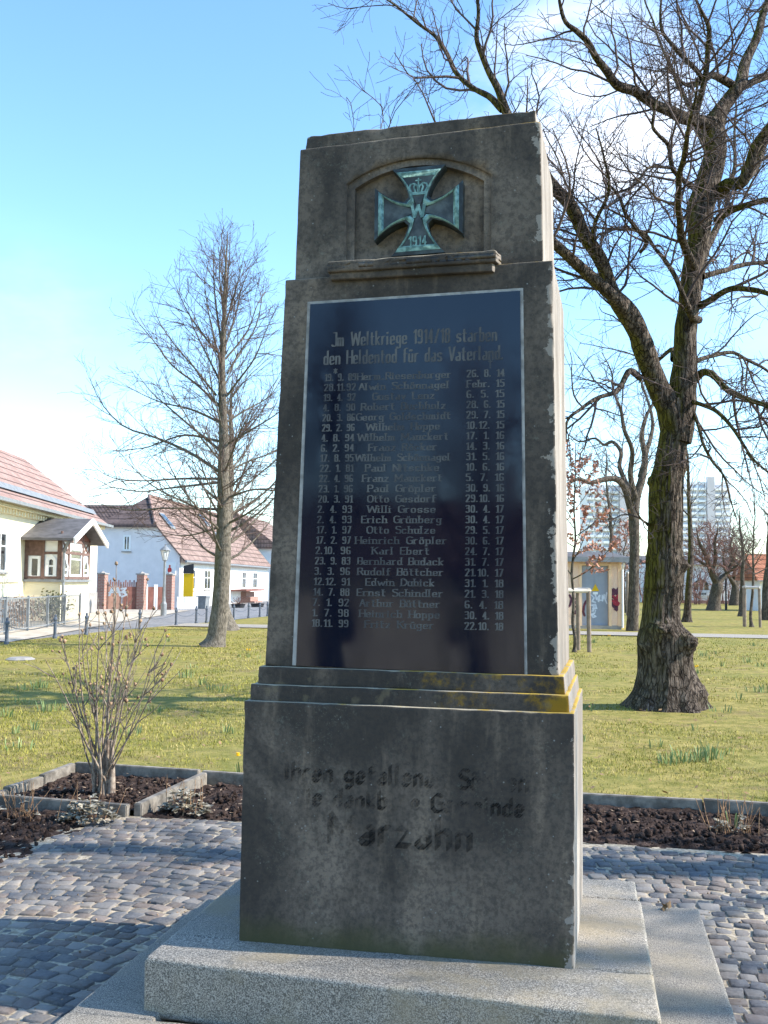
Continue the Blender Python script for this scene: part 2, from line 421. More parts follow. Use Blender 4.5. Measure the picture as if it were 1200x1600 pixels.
class Letters:
    def __init__(s, fn): s.mb = MB(); s.fn = fn; s.i = 0      # fn(p, q, lift) -> xyz on the surface
    def strokes(s, lines, px, pz, nib=0.008, thin=0.0025, ang=0.12, serif=0.0):
        ca, sa = math.cos(ang), math.sin(ang)
        c4 = [(a * nib / 2 * ca - b * thin / 2 * sa, a * nib / 2 * sa + b * thin / 2 * ca) for a in (-1, 1) for b in (-1, 1)]
        ls = list(lines)
        if serif:
            for L in lines:
                for e, f in ((L[0], L[1]), (L[-1], L[-2])):
                    if abs(e[0] - f[0]) < abs(e[1] - f[1]) * 0.3 and abs(e[1] - f[1]) > serif * 2: ls.append([(e[0] - serif, e[1]), (e[0] + serif, e[1])])
        for L in ls:
            for a, b in zip(L[:-1], L[1:]):
                h = hull([(px + p[0] + q[0], pz + p[1] + q[1]) for p in (a, b) for q in c4])
                s.i += 1; lift = 0.0006 + (s.i % 17) * 0.00006
                s.mb.add([s.fn(x, z, lift) for x, z in h], [tuple(range(len(h)))])
    def line(s, text, x, z, cap, wx=1.0, align='l', gap=2.0, **k):
        g, w = glyphs(text, cap, wx, gap)
        x0 = x - (w / 2 if align == 'c' else w if align == 'r' else 0)
        s.strokes(g, x0, z, **k)
    def fit(s, text, x0, x1, z, cap, gap=2.0, **k):
        g, w = glyphs(text, cap, 1.0, gap)
        s.line(text, x0, z, cap, (x1 - x0) / w, gap=gap, **k)
# ------------------------------------------------------------------ the memorial
mem = thing('war_memorial', 'tall dark sandstone war memorial with black name tablet and iron cross', 'monument', (0, 0.42, 0.264))
D_B = 0.90
MS = [M_SOOT, M_PALE, M_TOPS]
stone('base_block', block(-.606, .597, -.605, .597, 0, 0, D_B, D_B, .236, .236, 1.129, 1.124), [M_SOOT, M_PALE, M_TOPS], mem, chip=.018, seed=1.0, mi=(0, 0, 0, 0, 1, 2))
stone('plinth_moulding', block(-.589, .583, -.588, .577, .019, .022, D_B - .02, D_B - .022, 1.124, 1.118, 1.1885, 1.184), [M_SOOT3, M_PALE, M_TOPS], mem, seed=5.0, mi=(0, 0, 0, 0, 1, 2))
stone('plinth_moulding', block(-.567, .566, -.565, .561, .038, .041, D_B - .04, D_B - .042, 1.186, 1.182, 1.2535, 1.2475), [M_SOOT3, M_PALE, M_TOPS], mem, seed=9.0, mi=(0, 0, 0, 0, 1, 2))
SH_Y0, SH_Y1, SH_Z0, SH_Z1 = .058, .0905, 1.252, 2.745
def shaft_y(z): return SH_Y0 + (z - SH_Z0) / (SH_Z1 - SH_Z0) * (SH_Y1 - SH_Y0)
stone('shaft_block', block(-.545, .542, -.503, .519, SH_Y0, SH_Y1, D_B - .058, D_B - .09, 1.251, 1.244, 2.733, 2.760), [M_SOOT2, M_PALE, M_TOPS], mem, chip=.014, seed=13.0, mi=(0, 0, 0, 0, 1, 2))
# top block, with the arched niche cut into its front
TY0, TY1 = .1225, .1306
top = stone('top_block', block(-.475, .483, -.465, .472, TY0, TY1, D_B - .1225, D_B - .131, 2.731, 2.757, 3.266, 3.308), [M_SOOT4, M_PALE, M_TOPS, M_NICHE], mem, step=.04, chip=.010, seed=21.0, mi=(0, 0, 0, 0, 1, 2))
def arch(xl, xr, zb, zs, zc, n=20):
    w = (xr - xl) / 2; h = zc - zs; R = (w * w + h * h) / (2 * h); xm = (xl + xr) / 2; a = math.asin(w / R)
    return [(xl, zb), (xr, zb)] + [(xm + R * math.sin(t), zc - R + R * math.cos(t)) for t in np.linspace(a, -a, n)]
def bool_cut(o, poly, y0, y1, mat_index):
    mb = MB(); mb.mi = 0
    mb.prism(poly, lambda p, q, t: (p, t, q), y0, y1)
    c = mb.build('cutter', [M_NICHE], o.parent)
    mod = o.modifiers.new('cut', 'BOOLEAN'); mod.object = c; mod.operation = 'DIFFERENCE'; mod.solver = 'EXACT'
    try: mod.material_mode = 'TRANSFER'
    except Exception: pass
    bpy.context.view_layer.update()
    me = bpy.data.meshes.new_from_object(o.evaluated_get(bpy.context.evaluated_depsgraph_get()))
    o.modifiers.clear(); o.data = me
    bpy.data.objects.remove(c)
bool_cut(top, arch(-.272, .288, 2.770, 3.112, 3.197), -.2, TY1 + .010, 3)
bool_cut(top, arch(-.243, .259, 2.771, 3.095, 3.172), -.3, TY1 + .040, 3)
NY = TY1 + .040
stone('cap_block', block(-.446, .454, -.444, .453, .142, .142, D_B - .142, D_B - .142, 3.262, 3.304, 3.322, 3.358), [M_SOOT2, M_PALE, M_TOPS], mem, chip=.018, seed=31.0, mi=(0, 0, 0, 0, 1, 2))
stone('niche_sill', block(-.327, .314, -.327, .314, .052, .050, .15, .15, 2.742, 2.753, 2.783, 2.797), [M_SOOT3, M_PALE, M_TOPS], mem, chip=.012, seed=41.0, mi=(0, 0, 0, 0, 1, 2))
stone('niche_sill', block(-.318, .300, -.318, .300, .066, .066, .14, .14, 2.716, 2.722, 2.744, 2.755), [M_SOOT2, M_PALE, M_TOPS], mem, chip=.008, seed=45.0, mi=(0, 0, 0, 0, 1, 2))

# iron cross: dark plate, verdigris rim, crown, W and date
m = Mat('dark_bronze', 0.55, 0.5); m.b.inputs['Metallic'].default_value = 0.3
m.color(m.mix(m.ramp(m.noise(20, 6), .4, .65), (0.022, 0.028, 0.030), (0.055, 0.075, 0.078))); m.bump(m.noise(70, 4), .4, .003)
M_BRONZE = m.m
m = Mat('verdigris', 0.8, 0.2)
m.color(m.mix(m.ramp(m.noise(45, 5), .38, .66), (0.10, 0.185, 0.175), (0.25, 0.43, 0.40))); m.bump(m.noise(160, 3), .5, .003)
M_VERD = m.m
m = Mat('bronze_field', 0.7, 0.4)
m.color(m.mix(m.ramp(m.noise(16, 6), .4, .65), (0.035, 0.045, 0.052), (0.085, 0.105, 0.11))); m.bump(m.noise(90, 4), .4, .003)
M_FIELD = m.m
CX, CZ, CA = 0.012, 2.984, 0.170
def cross_outline(a, wend, wmid, n=7):
    pts = []
    for k in range(4):
        c, s_ = math.cos(k * math.pi / 2), math.sin(k * math.pi / 2)
        arm = []
        for i in range(n + 1):            # from the inner corner outwards, right edge then left edge
            t = i / n; r = wmid + (a - wmid) * t
            arm.append((r, -(wmid + (wend - wmid) * (t ** 1.9))))
        loop = arm + [(x, -y) for x, y in arm[::-1][:-1]]
        pts += [(c * x - s_ * y, s_ * x + c * y) for x, y in loop[1:]] if k == 0 else [(c * x - s_ * y, s_ * x + c * y) for x, y in loop[1:]]
    return pts
def cxz(p, y): return (CX + p[0] * 1.0, y, CZ + p[1] * 1.0 + p[0] * 0.03)
co = cross_outline(CA, .103, .036)
ci = cross_outline(CA - .014, .088, .030)
cj = cross_outline(CA - .036, .064, .015)
icr = MB(); n = len(co)
YF, YB = .112, NY + .002
icr.add([cxz(p, YB) for p in co] + [cxz(p, YF) for p in co] , [(i, (i + 1) % n, n + (i + 1) % n, n + i) for i in range(n)])
icr.add([cxz(p, YF) for p in co] + [cxz(p, YF - .001) for p in ci], [(i, (i + 1) % n, n + (i + 1) % n, n + i) for i in range(n)])
cross = icr.build('iron_cross', M_BRONZE, mem)
rim = MB()
mid = [((a[0] + b[0]) / 2, (a[1] + b[1]) / 2) for a, b in zip(ci, cj)]
rim.add([cxz(p, YF) for p in ci] + [cxz(p, YF - .012) for p in mid] + [cxz(p, YF + .001) for p in cj],
        [(i, (i + 1) % n, n + (i + 1) % n, n + i) for i in range(n)] + [(n + i, n + (i + 1) % n, 2 * n + (i + 1) % n, 2 * n + i) for i in range(n)])
rim.build('raised_rim', M_VERD, cross, smooth=True)
fld = MB(); fld.add([cxz(p, YF + .0015) for p in cj] + [cxz((0, 0), YF + .0015)], [(i, (i + 1) % n, n) for i in range(n)])
fld.build('cross_field', M_FIELD, cross)
let = Letters(lambda p, q, l: (CX + p, YF - .001 - l, CZ + q + p * .03))
let.line('W', 0, -.026, .052, .95, 'c', nib=.011, thin=.005)
let.mb.build('crest_letter', M_VERD, cross)
let = Letters(lambda p, q, l: (CX + p, YF - .001 - l, CZ + q + p * .03))
let.line('1914', 0, -.137, .036, .85, 'c', nib=.006, thin=.0035)
let.mb.build('date_lettering', M_VERD, cross)
let = Letters(lambda p, q, l: (CX + p, YF - .001 - l, CZ + q + p * .03))
cr_ = [[(-.026, .070), (.026, .070)], [(-.027, .064), (.027, .064)], [(-.026, .072), (-.036, .090), (-.030, .104), (-.018, .106), (-.004, .096), (-.002, .075)],
       [(.026, .072), (.036, .090), (.030, .104), (.018, .106), (.004, .096), (.002, .075)], [(0, .075), (0, .124)], [(-.009, .117), (.009, .117)],
       [(-.012, .075), (-.018, .090), (-.014, .1)], [(.012, .075), (.018, .09), (.014, .1)]]
let.strokes(cr_, 0, 0, nib=.0055, thin=.0045)
let.mb.build('crown_emblem', M_VERD, cross)

# polished black tablet with its bedding strip and inscription
def tab(p, q, l): return (p, shaft_y(q) - l, q)
def tab_quad(mb, P, l0, l1):
    mb.add([tab(x, z, l0) for x, z in P] + [tab(x, z, l1) for x, z in P], [(0, 3, 2, 1), (4, 5, 6, 7), (0, 1, 5, 4), (1, 2, 6, 5), (2, 3, 7, 6), (3, 0, 4, 7)])
T_out = [(-.438, 1.258), (.431, 1.2475), (.411, 2.659), (-.411, 2.641)]
T_in = [(-.422, 1.2575), (.421, 1.248), (.400, 2.648), (-.399, 2.630)]
mb = MB(); tab_quad(mb, T_out, -.01, .0025)
fr = mb.build('tablet_bedding', M_MORTAR, mem)
m = Mat('polished_black_granite', 0.035, 0.6)
dust = m.ramp(m.noise(5, 7, .65, m.coord((1, 1, .5))), .42, .75)
m.color(m.mix(m.math('MULTIPLY', dust, .8), (0.002, 0.0045, 0.014), (0.006, 0.0085, 0.018)))  # navy base colour stands in for the blue of the mirrored sky
m.set(m.b.inputs['Roughness'], m.ramp(m.noise(3.5, 6, .6, m.coord((2, 2, .6))), .35, .75, .04, .13))
mb = MB(); tab_quad(mb, T_in, -.01, .0062)
tablet = mb.build('name_tablet', m.m, mem)
m = Mat('worn_letter_gilding', 0.75, 0.3)
m.color(m.mix(m.ramp(m.noise(7, 6, .7), .35, .68), (0.050, 0.051, 0.054), (0.125, 0.122, 0.114)))
M_LET = m.m
ins = Letters(lambda p, q, l: tab(p, q, .0062 + l))
def tilt(x): return .0095 + x * .023
ins.fit('Jm Weltkriege 1914/18 starben', -.309, .316, 2.463, .052, gap=2.2, nib=.0075, thin=.0022, ang=.25)
ins.fit('den Heldentod für das Vaterland.', -.338, .341, 2.393, .052, gap=2.2, nib=.0075, thin=.0022, ang=.25)
ins.line('*', -.30, 2.352, .03, nib=.004, thin=.003); ins.line('+', .285, 2.362, .035, nib=.004, thin=.003)
rows = [('19. 9. 89', 'Herm.Riesenburger', '26. 8. 14'), ('28.11.92', 'Alwin Schönnagel', 'Febr. 15'), ('19. 4. 92', 'Gustav Lenz', '6. 5. 15'),
 ('4. 8. 90', 'Robert Buchholz', '28. 6. 15'), ('20. 3. 86', 'Georg Goldschmidt', '29. 7. 15'), ('29. 2. 96', 'Wilhelm Hoppe', '10.12. 15'),
 ('4. 8. 94', 'Wilhelm Mauckert', '17. 1. 16'), ('6. 2. 94', 'Franz Röcker', '14. 3. 16'), ('17. 8. 95', 'Wilhelm Schönnagel', '31. 5. 16'),
 ('22. 1. 81', 'Paul Nitschke', '10. 6. 16'), ('22. 4. 96', 'Franz Mauckert', '5. 7. 16'), ('23. 1. 96', 'Paul Gröpler', '30. 9. 16'),
 ('20. 3. 91', 'Otto Gesdorf', '29.10. 16'), ('2. 4. 93', 'Willi Grosse', '30. 4. 17'), ('2. 4. 93', 'Erich Grünberg', '30. 4. 17'),
 ('17. 1. 97', 'Otto Schulze', '29. 5. 17'), ('17. 2. 97', 'Heinrich Gröpler', '30. 6. 17'), ('2.10. 96', 'Karl Ebert', '24. 7. 17'),
 ('23. 9. 83', 'Bernhard Budack', '31. 7. 17'), ('3. 3. 96', 'Rudolf Böttcher', '21.10. 17'), ('12.12. 91', 'Edwin Dubick', '31. 1. 18'),
 ('14. 7. 88', 'Ernst Schindler', '21. 3. 18'), ('7. 1. 92', 'Arthur Büttner', '6. 4. 18'), ('1. 7. 98', 'Heinrich Hoppe', '30. 4. 18'), ('18.11. 99', 'Fritz Krüger', '22.10. 18')]
for i, (a, b, c) in enumerate(rows):
    t = i / 24; z = 2.330 + t * (1.404 - 2.330)
    ins.fit(a, -.333 - .030 * t, -.213 - .012 * t, z, .0255, nib=.0058, thin=.0020, serif=.0035)
    wname = {True: .355}.get(len(b) > 16, .355 * len(b) / 17 * 1.02)
    ins.fit(b, -.030 - wname / 2 - .004 * t, -.030 + wname / 2 - .004 * t, z, .0255, nib=.0058, thin=.0020, serif=.0035)
    ins.fit(c, .208, .345, z, .0255, nib=.0058, thin=.0020, serif=.0035)
ins.mb.build('inscription', M_LET, tablet)
# dedication in broken script: flat dark strokes painting the shade of cut letters
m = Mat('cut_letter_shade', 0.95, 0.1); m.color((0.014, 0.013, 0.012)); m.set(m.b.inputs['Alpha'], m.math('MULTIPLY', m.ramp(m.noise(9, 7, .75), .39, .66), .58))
ded = Letters(lambda p, q, l: (p, -.0016 - l, q))
ded.fit('Ihren gefallenen Söhnen', -.435, .440, .851, .062, nib=.017, thin=.0035, ang=.78)
ded.fit('die dankbare Gemeinde', -.395, .425, .765, .058, nib=.016, thin=.0035, ang=.78)
ded.fit('Marzahn', -.268, .245, .640, .098, nib=.027, thin=.0045, ang=.78)
ded.mb.build('dedication', m.m, mem)

# ------------------------------------------------------------------ the two granite steps, each of butted slabs
ust = thing('granite_step', 'grey granite step directly under the memorial base', 'step', (0, .4, .088))
Z1 = .264
def slab(par, x0, x1, y0, y1, z0, z1, mt, seed, skew=0.0):
    P = [(x0, y0 - 0, z0), (x1, y0 + skew, z0), (x1, y1, z0), (x0, y1, z0), (x0, y0, z1), (x1, y0 + skew, z1), (x1, y1, z1), (x0, y1, z1)]
    stone('slab', P, [mt], par, step=.05, r0=.012, chip=.012, amp=.002, seed=seed, mi=(0,) * 6)
slab(ust, -.868, .858, -.235, .012, .06, Z1, M_GRAN, 3, -.125)
slab(ust, .50, .858, .016, .842, .06, Z1 - .002, M_GRAN, 5)
slab(ust, -.868, -.45, .016, .842, .06, Z1 - .002, M_GRAN, 6)
slab(ust, -.868, .846, .846, 1.13, .06, Z1 - .003, M_GRAN, 7)
lst = thing('granite_step', 'wide low granite step lying on the cobbles around the upper step', 'step', (0, .4, 0))
slab(lst, -1.115, 1.135, -.80, -.30, -.03, .088, M_GRAN2, 11)
slab(lst, .80, 1.142, -.296, 1.386, -.03, .087, M_GRAN2, 12)
slab(lst, -1.115, -.80, -.296, 1.0, -.03, .087, M_GRAN2, 13)
slab(lst, -.796, .796, 1.136, 1.386, -.03, .086, M_GRAN2, 14)
# ------------------------------------------------------------------ ground: lawn, cobbles, beds, kerbs, street
m = Mat('lawn_ground', 0.95, 0.1)
a = m.noise(.55, 6, .6); b = m.noise(5, 6, .65); c3 = m.noise(45, 5, .7)
c = m.mix(m.ramp(b, .34, .66), (0.18, 0.165, 0.034), (0.385, 0.30, 0.095))
c = m.mix(m.math('MULTIPLY', m.ramp(a, .42, .66), .5), c, (0.15, 0.17, 0.034))
c = m.mix(m.math('MULTIPLY', m.ramp(c3, .45, .7), .6), c, (0.30, 0.27, 0.105))
c = m.mix(m.math('MULTIPLY', m.ramp(m.noise(1.3, 8, .72), .50, .66), .75), c, (0.225, 0.165, 0.078))
m.color(c); m.bump(m.math('ADD', c3, b), .8, .03)
M_LAWN = m.m
def sheet(name, poly, z, mat, kind='structure'):
    mb = MB(); mb.add([(x, y, z) for x, y in poly], [tuple(range(len(poly)))])
    return tag(mb.build(name, mat), kind=kind)
sheet('ground', [(-900, -300), (900, -300), (900, 1200), (-900, 1200)], -.06, M_LAWN)
# the lawn itself, gently uneven
def grid(x0, x1, y0, y1, nx, ny, fz):
    X, Y = np.meshgrid(np.linspace(x0, x1, nx + 1), np.linspace(y0, y1, ny + 1), indexing='ij')
    Z = fz(X, Y); V = np.stack([X, Y, Z], -1).reshape(-1, 3)
    i = np.arange((nx + 1) * (ny + 1)).reshape(nx + 1, ny + 1)
    F = np.stack([i[:-1, :-1], i[1:, :-1], i[1:, 1:], i[:-1, 1:]], -1).reshape(-1, 4)
    return V, F
def lawn_z(X, Y): return .012 * np.sin(X * 1.3 + 2) * np.cos(Y * .9) + .02 * np.sin(X * .33) * np.sin(Y * .27 + 1) - .005
for n_, (x0, x1, y0, y1) in enumerate(((-13.4, 60, 4.22, 29.0), (-13.4, 60, 31.2, 130.0), (-13.4, -3.50, -8, 4.22))):
    V, F = grid(x0, x1, y0, y1, 90, 60, lawn_z)
    tag(np_mesh('lawn', V, F, M_LAWN, smooth=True), kind='structure')
# path behind
m = Mat('gravel_path', .95, .1)
m.color(m.mix(m.ramp(m.noise(30, 6), .35, .65), (0.25, 0.22, 0.18), (0.40, 0.36, 0.30))); m.bump(m.noise(120, 3), .4, .01)
V, F = grid(-13.4, 60, 28.95, 31.25, 60, 3, lambda X, Y: lawn_z(X, Y) * 0 + .028)
tag(np_mesh('path', V, F, m.m), kind='structure')

# cobbles: every sett a domed block in sand
m = Mat('sett_stone', 0.85, 0.15)
t = m.attr(); n5 = m.noise(55, 5, .65)
m.color(m.mix(m.math('MULTIPLY', m.ramp(n5, .35, .7), .5), t, m.mix(0.5, t, (0.33, 0.31, 0.29)))); m.bump(m.noise(90, 5), .5, .006)
M_SETT = m.m
m = Mat('joint_sand', .97, .1)
m.color(m.mix(m.ramp(m.noise(40, 6), .35, .65), (0.27, 0.22, 0.15), (0.50, 0.42, 0.31))); m.bump(m.noise(160, 3), .5, .006)
V, F = grid(-2.62, 6.0, -3.2, 2.86, 80, 60, lambda X, Y: -.0015 + .003 * np.sin(X * 3.1) * np.sin(Y * 2.7) + .0 * X)
tag(np_mesh('paving_sand', V, F, m.m, smooth=True), kind='structure')
cs = []
y = -3.0; ri = 0
while y < 2.75:
    x = -2.60 + random.random() * .1; h = random.uniform(.076, .090)
    while x < 4.6:
        w = random.uniform(.068, .108)
        xc = x + w / 2
        ph = ((xc + 2.5) / 1.5) % 1.0
        yc = y + .16 * (1 - (2 * ph - 1) ** 2) - .10 + random.gauss(0, .004)
        slope = -.16 * 2 * (2 * ph - 1) * 2 / 1.5
        inside = (-1.10 < xc < 1.12 and -.78 < yc < .98) or (-.85 < xc < 1.12 and .9 < yc < 1.37)
        edge = -2.56 + .055 * (yc - 1.6)
        front = yc < 2.72 + (0.04 if xc > -1 else .10)
        if not inside and xc > edge and front:
            cs.append((xc, yc, w / 2 - .0035, h / 2 - .0035, math.atan(slope) * .85 + random.gauss(0, .035), random.random(), random.random()))
        x += w
    y += h; ri += 1
cs = np.array(cs); N = len(cs)
T = np.array([-1, -.955, -.85, 0, .85, .955, 1.0])
S_, T_ = np.meshgrid(T, T, indexing='ij'); S_ = S_.ravel(); T_ = T_.ravel()
p_ = 18.0; rr = (np.abs(S_) ** p_ + np.abs(T_) ** p_) ** (1 / p_); k_ = np.where(rr > 1, 1 / np.maximum(rr, 1e-6), 1)
S_ = S_ * k_; T_ = T_ * k_; rr = np.minimum(rr, 1)
jit = rng.normal(0, .13, (N, 4, 2))
wq = np.stack([(1 - S_) * (1 - T_), (1 + S_) * (1 - T_), (1 + S_) * (1 + T_), (1 - S_) * (1 + T_)], 0) / 4
js = np.einsum('ncj,ck->njk', jit, wq)
lx = (S_[None] + js[:, 0]) * cs[:, 2:3]; ly = (T_[None] + js[:, 1]) * cs[:, 3:4]
co_, si_ = np.cos(cs[:, 4:5]), np.sin(cs[:, 4:5])
PX = cs[:, 0:1] + lx * co_ - ly * si_; PY = cs[:, 1:2] + lx * si_ + ly * co_
tl = rng.normal(0, .045, (N, 2)); hz = rng.normal(.006, .0026, (N, 1))
PZ = hz + tl[:, :1] * lx + tl[:, 1:] * ly - .018 * np.clip((rr[None] - .945) / .055, 0, 1) ** 1.5 - .0008 * rr[None] ** 2 + rng.normal(0, .0012, (N, 49))
pal = np.array([(.135, .128, .125), (.18, .165, .15), (.22, .195, .17), (.175, .14, .115), (.12, .118, .12), (.25, .222, .19), (.20, .16, .135)])
tint = pal[(cs[:, 5] * 7).astype(int)] * (0.66 + .42 * cs[:, 6:7])
q = np.arange(49).reshape(7, 7)
tf = np.stack([q[:-1, :-1], q[1:, :-1], q[1:, 1:], q[:-1, 1:]], -1).reshape(-1, 4)
F = (np.arange(N)[:, None, None] * 49 + tf[None]).reshape(-1, 4)
tag(np_mesh('cobbled_paving', np.stack([PX, PY, PZ], -1).reshape(-1, 3), F, M_SETT, smooth=True, col=np.repeat(tint, 49, 0)), kind='structure')

# flower beds: soil with clods
m = Mat('dark_bed_soil', .98, .1)
m.color(m.mix(m.ramp(m.noise(14, 7, .7), .35, .68), (0.026, 0.017, 0.014), (0.105, 0.072, 0.057))); m.bump(m.noise(60, 6, .7), 1.0, .02)
M_SOIL = m.m
def soil_z(X, Y, base):
    Z = np.zeros_like(X)
    for i in range(X.shape[0]):
        for j in range(X.shape[1]):
            v = Vector((X[i, j], Y[i, j], 0))
            Z[i, j] = base + .020 * noise.noise(v * 5) + .016 * noise.noise(v * 17) + .013 * noise.noise(v * 38)
    return Z
soil_parts = [(-6, -2.47, -1.5, 2.86, -.0, 150, 190), (-3.42, -2.36, 2.98, 4.16, .0, 70, 75), (-2.26, 5.2, 2.83, 4.0, -.004, 330, 62)]
for (x0, x1, y0, y1, b, nx, ny) in soil_parts:
    V, F = grid(x0, x1, y0, y1, nx, ny, lambda X, Y: soil_z(X, Y, b))
    tag(np_mesh('flower_bed_soil', V, F, M_SOIL, smooth=True), kind='structure')
# clods and crumbs lying on it
ico = bmesh.new(); bmesh.ops.create_icosphere(ico, subdivisions=1, radius=1.0)
iv = np.array([v.co[:] for v in ico.verts]); ifc = np.array([[v.index for v in f.verts] for f in ico.faces]); ico.free()
def clods(name, areas, n, smin, smax, mat, tint=None, zc=.01):
    P = []
    A = np.array([(a[1] - a[0]) * (a[3] - a[2]) for a in areas]); A = A / A.sum()
    for k, a in enumerate(areas):
        q = int(n * A[k]); P.append(np.stack([rng.uniform(a[0], a[1], q), rng.uniform(a[2], a[3], q), np.full(q, zc)], -1))
    P = np.concatenate(P); n = len(P)
    s = smin + (smax - smin) * rng.random(n) ** 4
    sh = rng.uniform(.55, 1.3, (n, 1, 3)) * s[:, None, None]
    V = P[:, None] + (iv[None] + rng.normal(0, .22, (n, len(iv), 3))) * sh
    F = (np.arange(n)[:, None, None] * len(iv) + ifc[None]).reshape(-1, 3)
    return np_mesh(name, V.reshape(-1, 3), F, mat)
tag(clods('soil_clods', [(-4.4, -2.52, .8, 2.8), (-3.38, -2.4, 3.0, 4.1), (-2.2, -1.0, 2.86, 4.0), (.5, 3.6, 2.88, 3.86)], 5200, .005, .030, M_SOIL), 'crumbly dark soil clods covering the flower beds', 'soil', kind='stuff')

M_LITTER = plain('leaf_litter', (0.30, 0.21, 0.135), .9, .5, 30, 0)
def litter(name, areas, n, label, smin=.006, smax=.022):
    V = []; F = []
    for i in range(n):
        a = areas[int(rng.integers(0, len(areas)))]; c = np.array([rng.uniform(a[0], a[1]), rng.uniform(a[2], a[3]), a[4] + rng.uniform(.0, .02)]); s_ = rng.uniform(smin, smax); b = rng.uniform(0, 6.28)
        d1 = np.array([math.cos(b), math.sin(b), rng.uniform(-.3, .4)]) * s_; d2 = np.array([-math.sin(b), math.cos(b), rng.uniform(-.3, .4)]) * s_ * rng.uniform(.2, .6); q0 = len(V)
        V += [c - d1, c + d2, c + d1, c - d2]; F.append([q0, q0 + 1, q0 + 2, q0 + 3])
    tag(np_mesh(name, np.array(V), np.array(F), M_LITTER), label, 'leaves', kind='stuff')
litter('leaf_litter', [(-4.0, -2.52, 1.2, 2.8, .02), (-3.38, -2.4, 3.0, 4.1, .022), (-2.2, -1.0, 2.86, 4.0, .02), (.5, 3.2, 2.88, 3.86, .02)], 620, 'bits of dry leaf and twig lying on the dark bed soil')
tag(clods('paving_grit', [(-2.5, -.9, -1.2, 2.7), (.7, 3.4, -.4, 2.7), (-1.1, .9, 1.5, 2.7)], 2600, .0016, .006, M_LITTER, zc=.008), 'loose grit and crumbs lying in the joints of the cobbles', 'grit', kind='stuff')
# concrete kerbs round the beds
m = Mat('kerb_concrete', .9, .2)
m.color(m.mix(m.ramp(m.noise(9, 7, .65), .35, .68), (0.125, 0.108, 0.088), (0.29, 0.255, 0.21))); m.bump(m.noise(110, 4), .5, .005)
M_KERB = m.m
def kerb(a, b, w=.055, h0=-.06, h1=.075, seg=.98, sag=.01):
    a = np.array(a, float); b = np.array(b, float); L = np.linalg.norm(b - a); d = (b - a) / L; nrm = np.array([-d[1], d[0]])
    n = max(1, round(L / seg))
    mb = MB()
    for i in range(n):
        p = a + d * (L * i / n + .004); q = a + d * (L * (i + 1) / n - .004)
        dz = random.gauss(0, sag * .5); dz2 = random.gauss(0, sag * .5); o = nrm * random.gauss(0, .004)
        c = [p - nrm * w / 2 + o, q - nrm * w / 2 + o, q + nrm * w / 2 + o, p + nrm * w / 2 + o]
        mb.hexa([(*x, h0) for x in c] + [(*c[0], h1 + dz), (*c[1], h1 + dz2), (*c[2], h1 + dz2), (*c[3], h1 + dz)])
    tag(mb.build('bed_kerb', M_KERB, bevel=.006), kind='structure')
kerb((-3.46, 4.20), (-2.36, 4.13)); kerb((-2.34, 4.13), (5.2, 3.86))
kerb((-3.46, 2.20), (-3.46, 4.15), seg=.5, sag=.02)
kerb((-3.42, 2.93), (-2.36, 2.84), h1=.07); kerb((-2.31, 2.86), (-2.31, 4.08), h1=.07)
kerb((-3.46, -1.5), (-3.46, 2.18))

# grass blades
m = Mat('grass_blades', .75, .15)
m.color(m.attr()); m.b.inputs['Subsurface Weight'].default_value = 0
M_BLADE = m.m
def blades(n, xf, hmin, hmax, wd):
    P = xf(n); n = len(P)
    h = rng.uniform(hmin, hmax, n); a = rng.uniform(0, 2 * math.pi, n); ln = rng.uniform(.2, 1.1, n)
    dirv = np.stack([np.cos(a), np.sin(a)], -1)
    sc = np.clip(P[:, 2] / 9, .8, 3.0); h = h * np.clip(sc, .8, 1.5); w = wd * sc
    z0 = lawn_z(P[:, 0], P[:, 1])
    side = np.stack([-dirv[:, 1], dirv[:, 0]], -1) * w[:, None]
    b0 = np.concatenate([P[:, :2] - side, z0[:, None]], 1); b1 = np.concatenate([P[:, :2] + side, z0[:, None]], 1)
    mdp = np.concatenate([P[:, :2] + dirv * (h * ln * .35)[:, None], (z0 + h * .6)[:, None]], 1)
    tp = np.concatenate([P[:, :2] + dirv * (h * ln)[:, None], (z0 + h * (1.1 - .45 * ln))[:, None]], 1)
    sm = np.concatenate([side * .7, np.zeros((n, 1))], 1)
    V = np.stack([b0, b1, mdp + sm, mdp - sm, tp], 1).reshape(-1, 3)
    b = np.arange(n)[:, None] * 5
    F = np.concatenate([b + np.array([[0, 1, 2]]), b + np.array([[0, 2, 3]]), b + np.array([[3, 2, 4]])], 0)
    pal = np.array([(.185, .185, .028), (.26, .245, .04), (.325, .285, .055), (.365, .32, .075), (.43, .34, .13), (.45, .35, .16)])
    # worn and lush patches differ
    pn = np.array([noise.noise(Vector((x * .9, y * .9, 3.1))) + .6 * noise.noise(Vector((x * 3.3, y * 3.3, 9.0))) for x, y in P[:, :2]])
    idx = np.clip(rng.normal(2.15 + pn * 3.4, 1.1), 0, 5.4).astype(int)
    tint = pal[idx] * rng.uniform(.8, 1.2, (n, 1))
    return V, F, np.repeat(tint, 5, 0)
